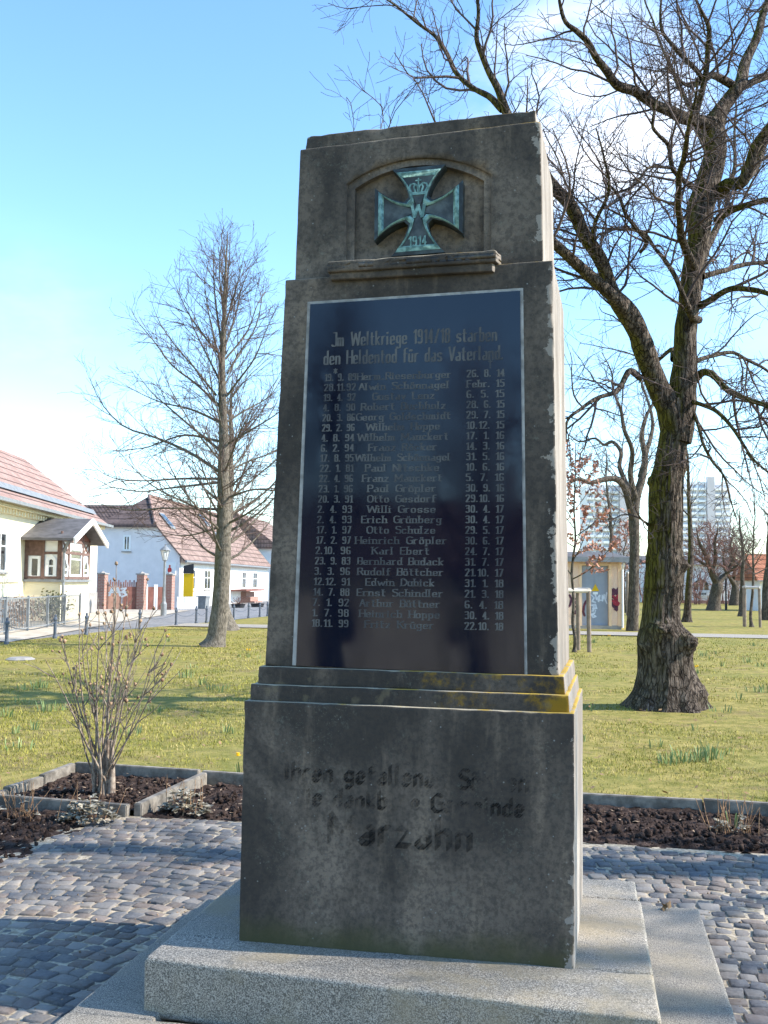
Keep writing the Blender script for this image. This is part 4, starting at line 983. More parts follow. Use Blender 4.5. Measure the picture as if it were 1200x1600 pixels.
# main limbs: picture position, radius in m and distance of each joint
def limb(spec): return np.array([np.append(atd(u, v, D0 + dz), r) for u, v, dz, r in spec])
limbs = [
 [(1056, 690, 0, .20), (1064, 640, .02, .19), (1068, 590, .04, .165), (1070, 555, .05, .150), (1073, 497, .1, .140), (1081, 438, .15, .142), (1089, 380, .2, .140), (1093, 340, .2, .17), (1106, 290, .3, .16), (1115, 240, .3, .145), (1118, 195, .35, .155), (1128, 175, .4, .105), (1150, 140, .5, .088), (1168, 95, .7, .07), (1186, 50, .9, .055), (1200, -10, 1.1, .045), (1212, -80, 1.3, .03), (1218, -170, 1.5, .012)],
 [(1056, 672, 0, .19), (1046, 640, -.02, .17), (1030, 607, -.08, .145), (1018, 575, -.15, .14), (1006, 545, -.25, .135), (993, 515, -.35, .13), (976, 485, -.45, .13), (962, 462, -.5, .105), (948, 430, -.5, .088), (930, 395, -.6, .085), (908, 355, -.7, .082), (888, 318, -.8, .078), (864, 291, -.9, .072), (835, 245, -1.0, .066), (805, 205, -1.1, .06), (787, 172, -1.2, .056), (778, 145, -1.2, .045), (766, 118, -1.25, .038), (757, 88, -1.3, .034), (746, 60, -1.35, .028), (745, 20, -1.4, .022), (740, -40, -1.5, .014), (728, -110, -1.6, .006)],
 [(985, 498, -.4, .09), (958, 465, -.7, .078), (930, 440, -.9, .072), (908, 420, -1.0, .068), (885, 398, -1.2, .062), (862, 375, -1.4, .056), (835, 345, -1.6, .05), (800, 310, -1.9, .043), (760, 285, -2.1, .035), (715, 265, -2.3, .026), (670, 264, -2.4, .016), (620, 256, -2.5, .010), (575, 232, -2.6, .006), (545, 222, -2.7, .003)],
 [(785, 172, -1.2, .044), (765, 152, -1.1, .04), (742, 140, -1.0, .034), (713, 112, -.9, .03), (695, 80, -.8, .026), (677, 54, -.8, .022), (645, 30, -.7, .017), (610, 5, -.7, .012), (560, -20, -.6, .008), (500, -30, -.6, .004)],
 [(1118, 196, .3, .10), (1085, 186, .1, .085), (1062, 180, -.1, .08), (1045, 170, -.2, .07), (1020, 160, -.4, .065), (990, 143, -.6, .06), (962, 130, -.8, .055), (948, 112, -.9, .05), (934, 92, -1.0, .045), (921, 66, -1.1, .038), (900, 48, -1.2, .032), (884, 36, -1.3, .026), (876, 10, -1.4, .02), (870, -40, -1.6, .012), (850, -100, -1.8, .006)],
 [(1084, 186, .1, .05), (1094, 155, .0, .042), (1101, 126, -.1, .038), (1105, 80, -.2, .033), (1107, 45, -.3, .028), (1098, 20, -.4, .02), (1085, -15, -.5, .012), (1070, -60, -.6, .006)],
 [(1100, 128, 0, .035), (1088, 110, -.2, .033), (1074, 96, -.3, .03), (1060, 84, -.4, .028), (1047, 72, -.5, .025), (1036, 55, -.6, .022), (1033, 25, -.7, .017), (1036, -15, -.8, .01), (1040, -60, -.9, .005)],
 [(1152, 138, .5, .06), (1130, 126, .4, .052), (1110, 120, .2, .048), (1098, 128, 0, .035), (1080, 136, -.1, .022), (1066, 128, -.2, .018), (1052, 112, -.3, .015), (1038, 108, -.4, .012), (1018, 114, -.5, .006)],
 [(1160, 136, .5, .055), (1180, 126, .6, .05), (1205, 118, .8, .045), (1245, 100, 1.0, .035), (1300, 60, 1.3, .022), (1340, 0, 1.5, .01)],
 [(1124, 300, .3, .10), (1138, 288, .1, .085), (1160, 284, -.1, .08), (1172, 260, -.2, .07), (1180, 235, -.3, .062), (1196, 210, -.4, .055), (1225, 170, -.6, .045), (1250, 110, -.8, .033), (1270, 30, -1.0, .02), (1280, -60, -1.2, .008)],
 [(1165, 280, -.1, .055), (1180, 262, .2, .05), (1205, 190, .6, .042), (1220, 120, 1, .03), (1222, 30, 1.3, .018), (1215, -70, 1.5, .007)],
 [(1086, 294, .2, .045), (1066, 280, 0, .035), (1050, 263, -.2, .031), (1047, 232, -.3, .028), (1030, 212, -.5, .022), (1018, 198, -.6, .018), (1020, 170, -.7, .012), (1026, 150, -.7, .007)],
 [(1046, 262, -.2, .02), (1012, 263, -.5, .017), (990, 288, -.7, .015), (955, 303, -.9, .012), (915, 318, -1.1, .008), (880, 320, -1.3, .004)],
 [(1119, 345, .2, .05), (1140, 330, 0, .042), (1160, 322, -.2, .04), (1200, 312, -.5, .034), (1260, 300, -.9, .026), (1320, 290, -1.3, .015), (1370, 300, -1.5, .006)],
 [(1000, 590, -.1, .045), (985, 580, -.4, .04), (966, 607, -.7, .032), (938, 622, -1.0, .026), (905, 640, -1.3, .02), (886, 655, -1.5, .016), (884, 690, -1.6, .008)],
 [(1083, 596, .1, .06), (1098, 582, -.1, .05), (1112, 584, -.3, .045), (1140, 610, -.7, .038), (1170, 622, -1.0, .034), (1205, 640, -1.4, .028), (1260, 672, -1.8, .018), (1300, 720, -2, .008)],
 [(1092, 478, .1, .055), (1110, 470, -.2, .045), (1140, 452, -.5, .04), (1165, 450, -.8, .035), (1205, 462, -1.2, .028), (1260, 500, -1.6, .018), (1300, 560, -1.8, .008)],
 [(1098, 432, .15, .04), (1125, 424, .3, .035), (1150, 418, .6, .032), (1205, 410, 1.0, .026), (1270, 400, 1.5, .017), (1330, 420, 1.8, .008)],
 [(1085, 565, .1, .035), (1105, 558, .4, .03), (1140, 554, .7, .026), (1180, 568, 1.1, .022), (1225, 600, 1.5, .014), (1260, 650, 1.7, .006)],
 [(1076, 625, 0, .035), (1100, 634, -.4, .028), (1130, 650, -.8, .024), (1155, 690, -1.1, .02), (1180, 718, -1.3, .015), (1210, 740, -1.5, .01), (1240, 790, -1.6, .005)],
 [(1082, 640, 0, .03), (1092, 668, -.3, .024), (1110, 715, -.6, .02), (1130, 745, -.8, .015), (1143, 790, -1.0, .009), (1152, 815, -1.1, .005)],
 [(1092, 500, .1, .05), (1080, 494, -.2, .05), (1068, 465, -.4, .036), (1056, 430, -.5, .03), (1040, 405, -.6, .027), (1022, 385, -.8, .022), (1008, 365, -.9, .018), (985, 358, -1.0, .012), (965, 330, -1.1, .007), (948, 285, -1.2, .004)],
 [(1052, 562, .1, .04), (1048, 545, .4, .03), (1034, 562, .7, .022), (1018, 580, .9, .015), (1000, 600, 1.1, .008)],
 [(1000, 395, -.5, .02), (1010, 380, -.6, .028), (998, 360, -.7, .026), (980, 335, -.8, .024), (970, 310, -.9, .02), (955, 292, -1, .016), (940, 280, -1.0, .01)],
 [(1012, 1010 - 190, 0, .02), (1002, 808, -.35, .013), (990, 790, -.5, .009), (980, 770, -.6, .005)],
 # limbs reaching away from and towards the viewer
 [(1090, 450, .2, .07), (1100, 400, .8, .06), (1120, 360, 1.5, .05), (1140, 300, 2.4, .038), (1150, 230, 3.2, .024), (1150, 160, 3.8, .01)],
 [(1085, 420, .1, .06), (1070, 380, -.5, .05), (1060, 330, -1.2, .04), (1065, 260, -1.9, .03), (1080, 190, -2.5, .02), (1090, 120, -2.9, .01)],
 [(975, 490, -.3, .05), (960, 450, .4, .042), (930, 400, 1.2, .034), (905, 340, 2.0, .025), (880, 270, 2.6, .016), (850, 200, 3.0, .007)],
 [(1110, 250, .3, .05), (1090, 200, 1.0, .04), (1060, 130, 1.8, .03), (1030, 60, 2.4, .02), (1000, -20, 2.9, .009)],
 [(930, 395, -.6, .03), (930, 350, -.9, .024), (950, 300, -1.2, .019), (945, 250, -1.4, .014), (930, 200, -1.6, .008)],
]
TP = [dict(n=5.2, len=(.45, 1.8), ang=(.5, 1.15), w=.17, up=.03, seg=7, sides=4, r=.022, rmin=.0042, flat=.8, taper=.5),
      dict(n=7.0, len=(.22, .85), ang=(.5, 1.2), w=.15, up=.02, seg=5, sides=3, r=.009, rmin=.003, taper=.45),
      dict(n=8.0, len=(.08, .36), ang=(.5, 1.2), w=.15, up=.03, seg=3, sides=3, r=.0046, rmin=.0024, taper=.3)]
rd = np.random.default_rng(11)
tb_l = TB(); tb_c = TB()
for sp_ in limbs:
    L = limb(sp_); nn = 6 * (len(L) - 1) + 1 if len(L) < 8 else 5 * (len(L) - 1) + 1
    Q = smooth_line(L, nn); pts = Q[:, :3]; rads = np.maximum(Q[:, 3], .0025)
    wob = np.array([[noise.noise(Vector((p[0] * 1.9, p[1] * 1.9, p[2] * 1.9))), noise.noise(Vector((p[2] * 1.9, p[0] * 1.9, 7))), noise.noise(Vector((p[1] * 1.9, p[2] * 1.9, 3)))] for p in pts])
    env = np.minimum(1, np.linspace(0, 3, nn))[:, None]
    pts = pts + wob * .05 * env
    rads = rads * (1 + .10 * np.array([noise.noise(Vector(p) * 6) for p in pts]))
    tb_l.tube(pts, rads, None, 14 if rads.max() > .06 else 8)
    i0 = int(np.argmax(rads < .14)) if rads[0] >= .14 else 0
    grow(tb_c, pts[i0:], rads[i0:], 0, TP, rd, .1)
ob = tb_l.build('limb', M_LIME, lime)
ob = tb_c.build('crown', M_TWIG, lime)
# young upright shoots on the burls and low trunk
# --- generic tree for the rest
def simple_tree(name, label, loc, H, r0, nl, P, mat_t, mat_c, seed, first=.25, lean=(0, 0), spread=.9, limb_len=.42, limb_ang=(.6, 1.1), limb_up=.09, group=None, rot=0, excurrent=True, sides=9, trunk_top=.02, limb_seg=9, gnarl=.05, tpow=.85, lr=1.0, lpow=.7):
    rd = np.random.default_rng(seed)
    t = thing(name, label, 'tree', tuple(loc), 0, group); loc = np.array(loc, float)
    n = 14; zz = np.linspace(0, 1, n); w = np.cumsum(rd.normal(0, .012, (n, 2)), 0) * H * .5
    cen = np.stack([loc[0] + w[:, 0] + lean[0] * zz * H, loc[1] + w[:, 1] + lean[1] * zz * H, loc[2] - .05 + zz * H], -1); cen[0, :2] = loc[:2]
    k = 60; Q = smooth_line(np.concatenate([cen, (r0 * (1 - zz) ** tpow + trunk_top)[:, None]], 1), k)
    rr_ = Q[:, 3] * (1 + .65 * np.exp(-(Q[:, 2] - loc[2]) / (r0 * 1.6)))
    tl = TB(); tc = TB(); tl.tube(Q[:, :3], rr_, None, sides * 2)
    for i in range(nl):
        f = first + (1 - first) * ((i + rd.random() * .8) / nl) ** 1.0 * .95; j = int(f * (k - 1)); o = Q[j, :3]; az = i * 2.4 + rd.normal(0, .4)
        a = np.interp(f, [first, 1], [limb_ang[1], limb_ang[0]]) + rd.normal(0, .1)
        L = H * limb_len * (1.05 - f) ** lpow * rd.uniform(.75, 1.15) * spread
        d = np.array([math.cos(az) * math.sin(a), math.sin(az) * math.sin(a), math.cos(a)])
        q = walk(o, d, L, limb_seg, gnarl, limb_up, rd); rb = min(Q[j, 3] * .55, lr * (.012 + L * .014)); rl = np.linspace(rb, .004, limb_seg + 1)
        tl.tube(q, rl, None, 6); grow(tc, q, rl, 0, P, rd, .12)
    tl.build('trunk', mat_t, t); tc.build('crown', mat_c, t)
    return t
FP2 = [dict(n=3.0, len=(.6, 1.6), ang=(.5, 1.2), w=.2, up=.04, seg=6, sides=4, r=.022, rmin=.006, taper=.4), dict(n=4.0, len=(.3, .9), ang=(.5, 1.2), w=.2, up=.05, seg=4, sides=3, r=.011, rmin=.006, taper=.4)]
YP = [dict(n=5.2, len=(.5, 1.5), ang=(.4, 1.0), w=.11, up=.03, seg=6, sides=4, r=.012, rmin=.0045, taper=.5),
      dict(n=5.5, len=(.22, .7), ang=(.4, .95), w=.12, up=.03, seg=4, sides=3, r=.0065, rmin=.004, taper=.45),
      dict(n=3.6, len=(.1, .35), ang=(.4, .95), w=.12, up=.03, seg=3, sides=3, r=.0048, rmin=.0034, taper=.3)]
a1 = onz(336, 1010); a2 = onz(355, 985)
lt = thing('young_lime_tree', 'slender bare lime with one straight trunk on the lawn left of the memorial', 'tree', tuple(a1))
DL = 24.5; KL = DL / FPX
tspec = [(333, 1013, 24), (336, 1004, 17.5), (341, 975, 14.5), (345, 935, 13.2), (347, 900, 12.8), (349, 850, 12), (350, 800, 10.6), (349, 740, 9.2), (350, 700, 8.2), (348, 640, 6.6), (347, 560, 4.8), (350, 500, 3.5), (352, 440, 2.2), (354, 395, 1.3), (356, 362, .6)]
Lt = np.array([np.append(atd(u, v, DL), r * KL) for u, v, r in tspec]); Qt = smooth_line(Lt, 80)
tl = TB(); tcr = TB(); rdl = np.random.default_rng(77)
rr_ = Qt[:, 3] * (1 + .05 * np.array([noise.noise(Vector(p) * 4) for p in Qt[:, :3]])); tl.tube(Qt[:, :3], rr_, None, 22)
ll = [[(343, 737), (298, 708), (242, 683), (193, 666), (162, 635), (134, 578)], [(343, 703), (298, 666), (264, 637), (236, 612), (210, 578)], [(341, 632), (304, 598), (270, 572), (242, 535), (213, 499), (202, 479)],
      [(338, 618), (304, 575), (270, 535), (247, 499), (236, 470)], [(344, 555), (318, 524), (293, 487), (267, 428)], [(344, 748), (284, 748), (213, 751), (171, 745), (137, 722)], [(341, 754), (270, 762), (213, 768), (179, 762), (142, 765)],
      [(355, 694), (383, 677), (412, 660), (440, 640), (465, 600)], [(355, 618), (372, 595), (397, 561), (417, 513), (437, 470)], [(355, 584), (372, 555), (397, 516), (414, 433)], [(346, 538), (335, 453), (334, 371)], [(349, 538), (355, 453), (361, 362)],
      [(352, 510), (372, 439), (383, 391)], [(342, 796), (255, 794), (205, 797), (130, 780)], [(340, 825), (290, 837), (230, 827)], [(346, 600), (322, 552), (300, 505), (290, 460)], [(344, 660), (300, 640), (250, 628), (190, 600)], [(352, 660), (385, 640), (420, 620), (450, 570)],
      [(350, 740), (390, 720), (430, 705), (470, 660)], [(350, 780), (395, 765), (440, 765), (480, 740)], [(346, 690), (290, 680), (225, 700), (165, 705)], [(347, 575), (333, 520), (322, 465), (318, 420)], [(350, 545), (366, 500), (378, 450), (392, 415)],
      [(345, 810), (300, 790), (240, 760), (180, 700)], [(352, 820), (390, 800), (425, 770), (450, 700)], [(349, 480), (343, 430), (345, 385)], [(353, 560), (385, 520), (405, 470), (425, 440)]]
for i, pl_ in enumerate(ll):
    dz = rdl.uniform(-1.7, 1.7); n_ = len(pl_)
    L = np.array([atd(u, v, DL + dz * k / (n_ - 1)) for k, (u, v) in enumerate(pl_)]); Q = smooth_line(L, 14); ln = np.linalg.norm(np.diff(Q, axis=0), axis=1).sum()
    r0 = .009 + .0078 * ln; rl = np.linspace(r0, .004, 14); tl.tube(Q, rl, None, 7); grow(tcr, Q, rl, 0, YP, rdl, .1)
for i in range(30):       # limbs towards and away from the viewer
    f = .22 + .7 * (i + rdl.random()) / 30; o = Qt[int(f * 79), :3]; az = (math.pi / 2 if i % 2 else -math.pi / 2) - .197 + rdl.normal(0, .55); a = np.interp(f, [.2, .95], [1.15, .25])
    ln = 4.0 * (1.1 - f) * rdl.uniform(.7, 1.1); q = walk(o, (math.cos(az) * math.sin(a), math.sin(az) * math.sin(a), math.cos(a)), ln, 10, .05, .05, rdl); rl = np.linspace(.008 + .007 * ln, .004, 11); tl.tube(q, rl, None, 7); grow(tcr, q, rl, 0, YP, rdl, .1)
tl.build('trunk', M_LIME2, lt); tcr.build('crown', M_TWIG2, lt)
lt2 = simple_tree('young_lime_tree', 'bare lime half hidden behind the slender lime on the left lawn', a2, 8.0, .22, 30, YP[:2], M_LIME2, M_TWIG2, 8, first=.27, lean=(.03, 0), spread=1.0, limb_len=.48, limb_ang=(.5, 1.2), limb_up=.08)
FP = [dict(n=4.5, len=(.6, 1.7), ang=(.5, 1.2), w=.2, up=.04, seg=6, sides=4, r=.022, rmin=.006, taper=.4),
      dict(n=4.0, len=(.3, .9), ang=(.5, 1.2), w=.2, up=.05, seg=4, sides=3, r=.011, rmin=.005, taper=.4),
      dict(n=4.0, len=(.2, .5), ang=(.5, 1.2), w=.2, up=.05, seg=3, sides=3, r=.007, rmin=.004, taper=.3)]
# curly-limbed tree behind the big lime
c1 = onz(988, 988)
M_GREY = bark('grey_park_bark', (0.065, 0.052, 0.042), (0.20, 0.165, 0.13), (0.09, 0.085, 0.03), .4)
ct = thing('pollarded_tree', 'gnarled bare tree with curling limbs seen behind the forked lime', 'tree', tuple(c1))
Dp = 35.5
cl = [[(988, 990, 0, .30), (989, 960, 0, .25), (990, 930, 0, .235), (991, 890, 0, .225), (992, 850, 0, .22), (991, 810, 0, .24), (994, 780, .2, .2), (1004, 745, .4, .17), (1008, 715, .6, .14), (1003, 680, .8, .11), (1010, 650, 1, .08), (1025, 620, 1.2, .06), (1020, 580, 1.3, .04), (1030, 545, 1.5, .02)],
      [(990, 812, 0, .19), (983, 785, -.3, .17), (975, 760, -.6, .15), (960, 748, -1, .13), (940, 750, -1.3, .11), (920, 754, -1.6, .09), (905, 748, -1.8, .07), (885, 756, -2, .05), (860, 750, -2.2, .03)],
      [(984, 790, .2, .14), (980, 760, .6, .12), (968, 728, .9, .1), (970, 705, 1.1, .09), (955, 690, 1.3, .08), (945, 695, 1.5, .065), (930, 685, 1.8, .05), (905, 690, 2, .04), (890, 680, 2.2, .02)],
      [(993, 780, 0, .14), (985, 740, -.4, .12), (988, 705, -.7, .1), (975, 670, -1, .085), (970, 640, -1.2, .07), (960, 615, -1.4, .05), (955, 580, -1.6, .03), (940, 550, -1.7, .015)],
      [(1000, 745, .5, .12), (1012, 700, 1, .1), (1020, 660, 1.6, .08), (1012, 625, 2, .06), (1000, 590, 2.3, .04), (998, 550, 2.6, .02)]]
tl = TB(); tc2 = TB(); rd2 = np.random.default_rng(3)
for sp_ in cl:
    L = np.array([np.append(atd(u, v, Dp + dz), r) for u, v, dz, r in sp_]); Q = smooth_line(L, 5 * len(L)); tl.tube(Q[:, :3], np.maximum(Q[:, 3] * .78, .01), None, 9)
    i0 = len(Q) // 2 if sp_ is cl[0] else 4
    grow(tc2, Q[i0:, :3], Q[i0:, 3], 0, FP, rd2, .05)
tl.build('trunk', M_GREY, ct); tc2.build('crown', M_TWIG3, ct)
# far trees on the right
M_RED = plain('reddish_twigs', (0.20, 0.105, 0.085), .9, .3, 3, 0)
def gp(u, v): return onz(u, v)
def pollard(label, D, cl, mat_c, seed):
    b0 = atd(cl[0][0][0], cl[0][0][1], D); t = thing('pollarded_tree', label, 'tree', (b0[0], b0[1], 0)); tl = TB(); tc = TB(); rd = np.random.default_rng(seed)
    for i, sp_ in enumerate(cl):
        L = np.array([np.append(atd(u, v, D + dz), r) for u, v, dz, r in sp_]); Q = smooth_line(L, 5 * len(L)); tl.tube(Q[:, :3], np.maximum(Q[:, 3], .01), None, 9)
        if i: grow(tc, Q[3:, :3], Q[3:, 3], 0, FPP, rd, .05)
    tl.build('trunk', M_GREY, t); tc.build('crown', mat_c, t); return t
FPP = [dict(n=7.0, len=(.6, 1.7), ang=(.5, 1.2), w=.2, up=.04, seg=6, sides=4, r=.034, rmin=.016, taper=.4), dict(n=5.0, len=(.4, 1.0), ang=(.5, 1.2), w=.2, up=.05, seg=4, sides=3, r=.02, rmin=.014, taper=.4), dict(n=4.0, len=(.2, .6), ang=(.5, 1.2), w=.2, up=.05, seg=3, sides=3, r=.015, rmin=.012, taper=.3)]
ft1 = pollard('stout short-trunked bare tree before the white arched building', 66, [[(1115, 957, 0, .55), (1116, 945, 0, .42), (1118, 930, 0, .36), (1121, 915, 0, .36), (1120, 907, 0, .25)],
  [(1120, 910, 0, .27), (1113, 897, -.3, .22), (1107, 880, -.6, .17), (1100, 862, -.9, .12), (1092, 845, -1.2, .07), (1088, 825, -1.4, .03)], [(1122, 910, 0, .24), (1130, 902, .3, .18), (1138, 893, .6, .14), (1144, 872, .8, .1), (1142, 850, 1, .06), (1148, 830, 1.1, .03)],
  [(1112, 893, -.2, .14), (1118, 875, -.5, .12), (1117, 850, -.9, .09), (1122, 825, -1, .04)], [(1109, 884, .3, .12), (1098, 880, .8, .1), (1085, 870, 1.2, .06), (1075, 850, 1.5, .03)], [(1134, 896, .2, .1), (1150, 885, -.3, .08), (1160, 868, -.6, .05), (1164, 850, -.8, .03)], [(1105, 875, 0, .1), (1110, 855, 1.2, .07), (1104, 832, 2, .03)]], M_RED, 21)
ft2 = pollard('smaller dark bare tree before the white wall left of the staked sapling', 84, [[(1147, 947, 0, .45), (1148, 932, 0, .36), (1149, 920, 0, .32), (1148, 912, 0, .22)], [(1148, 914, 0, .24), (1142, 905, -.3, .18), (1134, 890, -.6, .13), (1130, 870, -1, .07), (1134, 850, -1.2, .03)],
  [(1150, 914, 0, .22), (1158, 903, .4, .16), (1164, 885, .8, .11), (1162, 862, 1, .05), (1166, 845, 1.2, .03)], [(1146, 908, 0, .18), (1148, 890, -.6, .13), (1146, 868, -1, .07), (1150, 846, -1.2, .03)]], M_TWIG3, 22)
ft3 = simple_tree('thin_tree', 'thin greenish bare trunk just right of the forked lime', gp(1073, 972), 8.5, .14, 16, FP2[:2], M_LIME, M_TWIG3, 23, first=.5, spread=.6, limb_ang=(.3, .9), lean=(.01, 0))
ft4 = simple_tree('thin_tree', 'slim grey bare tree left of the right-hand staked sapling', gp(1159, 963), 5.6, .13, 18, FP, M_GREY, M_TWIG3, 24, first=.42, spread=.9, limb_ang=(.4, 1.1))
ft5 = simple_tree('thin_tree', 'dark bare tree cut by the right edge beside the white shed', gp(1198, 969), 9.0, .2, 22, FP2[:2], M_GREY, M_TWIG3, 25, first=.45, spread=.7, limb_ang=(.3, 1.0))
ft6 = simple_tree('thin_tree', 'slim twin-stemmed bare birch rising behind the cream hut roof', gp(951, 962), 8.6, .12, 16, FP2[:2], M_GREY, M_TWIG3, 26, first=.3, spread=.6, limb_ang=(.25, .7))
# big trees outside the frame on the right whose shadows fall across the cobbles
SP = [dict(n=2.0, len=(.6, 2.0), ang=(.5, 1.2), w=.18, up=.03, seg=6, sides=4, r=.028, rmin=.006, taper=.4), dict(n=3.2, len=(.3, .9), ang=(.5, 1.2), w=.2, up=.03, seg=4, sides=3, r=.010, rmin=.004, taper=.4)]
sh1 = simple_tree('park_tree', 'tall bare park tree beyond the right edge that shades the cobbles', (9.6, 3.25, 0), 11.5, .30, 34, SP, M_GREY, M_TWIG, 31, first=.32, spread=.85, limb_len=.45, limb_ang=(.4, 1.2), limb_up=.05, gnarl=.1)
sh2 = simple_tree('park_tree', 'tall bare park tree far beyond the right edge of the lawn', (15, 1.6, 0), 12.0, .34, 24, SP, M_GREY, M_TWIG, 32, first=.32, spread=.9, limb_len=.45, limb_ang=(.4, 1.2), limb_up=.05, gnarl=.1)
# low background of bare bushes and far woods along the horizon
def thicket(name, label, rect, n, hmin, hmax, mat, seed, kind=None):
    rd = np.random.default_rng(seed); tb = TB()
    for i in range(n):
        p = np.array([rd.uniform(rect[0], rect[1]), rd.uniform(rect[2], rect[3]), 0]); H = rd.uniform(hmin, hmax)
        q = walk(p, (rd.normal(0, .15), rd.normal(0, .15), 1), H, 5, .12, .05, rd); tb.tube(q, .05, .012, 3)
        for k in range(9):
            o = q[rd.integers(1, 5)]; b = walk(o, rd.normal(0, .8, 3) + np.array([0, 0, .8]), H * rd.uniform(.2, .5), 3, .2, .05, rd); tb.tube(b, .028, .008, 3)
    o = tb.build(name, mat, None); tag(o, label, name.split('_')[1], None, 'stuff'); return o
thicket('far_woods', 'bare far-off woodland along the horizon', (-90, 130, 150, 185), 900, 4, 8, M_TWIG3, 41)
thicket('bare_bushes', 'reddish bare undergrowth between the hut and the white building', (2.5, 24, 86, 104), 260, 2.0, 4.5, M_RED, 42)
# ------------------------------------------------------------------ houses along the street
def tiles(name, c0, c1, sc=1.0, zrow=.33):
    m = Mat(name, .85, .2); co = m.xyz()
    z = m.math('FRACT', m.math('MULTIPLY', co[2], 1 / zrow * sc))
    f = m.math('FRACT', m.math('MULTIPLY', m.math('ADD', co[0], m.math('MULTIPLY', co[1], 1.0)), 4.2 * sc))
    n = m.noise(1.6, 6, .65); n2 = m.noise(7, 4)
    c = m.mix(m.ramp(n, .35, .68), c0, c1); c = m.mix(m.math('MULTIPLY', m.ramp(n2, .5, .75), .5), c, tuple(x * .6 for x in c0))
    c = m.mix(m.ramp(z, .24, .06), c, tuple(x * .30 for x in c0)); m.color(c)
    m.bump(m.math('ADD', z, m.math('MULTIPLY', m.math('ABSOLUTE', m.math('SUBTRACT', f, .5)), .8)), .8, .06); return m.m
M_TILE_R = tiles('faded_red_roof_tile', (0.255, 0.165, 0.14), (0.36, 0.245, 0.21))
M_TILE_B = tiles('brown_roof_tile', (0.19, 0.13, 0.11), (0.31, 0.22, 0.185))
M_TILE_D = tiles('dark_hip_tile', (0.085, 0.062, 0.058), (0.15, 0.11, 0.10))
M_TILE_O = tiles('orange_pantile', (0.33, 0.125, 0.07), (0.46, 0.20, 0.12), 1.0, .3)
M_CREAM = plain('cream_render', (0.78, 0.70, 0.50), .9, .05, 2, .2, 60)
M_WHITE = plain('white_render', (0.80, 0.79, 0.77), .9, .05, 2, .2, 60)
M_WHITE_SHADE = plain('shade_toned_white_render', (0.74, 0.70, 0.69), .9, .05, 2, .2, 60)  # darker copy of the white render, the gable's shade put into its colour
M_WPAINT = plain('white_paint', (0.80, 0.80, 0.78), .5, .05, 3, 0)
M_GREYW = plain('grey_white_paint', (0.52, 0.53, 0.55), .5, .1, 3, 0)
M_BROWN = plain('dark_brown_timber', (0.17, 0.105, 0.085), .8, .25, 9, .2)
M_REDBR = plain('red_brown_panel', (0.20, 0.085, 0.065), .8, .2, 4, .2)
M_SLATE = plain('grey_felt_roof', (0.105, 0.10, 0.10), .9, .25, 3, .4)
M_GREYM = plain('grey_metal', (0.22, 0.23, 0.235), .55, .15, 6, 0, metal=.2)
M_BLACK = plain('black_iron', (0.025, 0.026, 0.03), .6, .2, 10, 0)
M_BOLL = plain('blue_grey_iron', (0.085, 0.10, 0.125), .5, .2, 10, 0)
M_PLINTH = plain('grey_plinth', (0.30, 0.28, 0.255), .9, .15, 5, .3)
m = Mat('window_glass', .04, .8); m.color((0.025, 0.03, 0.035)); M_GLASS = m.m
m = Mat('red_brick', .9, .2); br = m.n('ShaderNodeTexBrick'); br.inputs['Scale'].default_value = 1.0
cx = m.xyz(); cb = m.n('ShaderNodeCombineXYZ'); m.set(cb.inputs[0], m.math('ADD', cx[0], cx[1])); m.set(cb.inputs[1], cx[2]); m.t.links.new(cb.outputs[0], br.inputs[0])
br.inputs['Brick Width'].default_value = .24; br.inputs['Row Height'].default_value = .08; br.inputs['Mortar Size'].default_value = .010
m.set(br.inputs['Color1'], (0.28, 0.125, 0.095)); m.set(br.inputs['Color2'], (0.36, 0.18, 0.14)); m.set(br.inputs['Mortar'], (0.35, 0.31, 0.27)); m.color(br.outputs[0]); M_BRICK = m.m

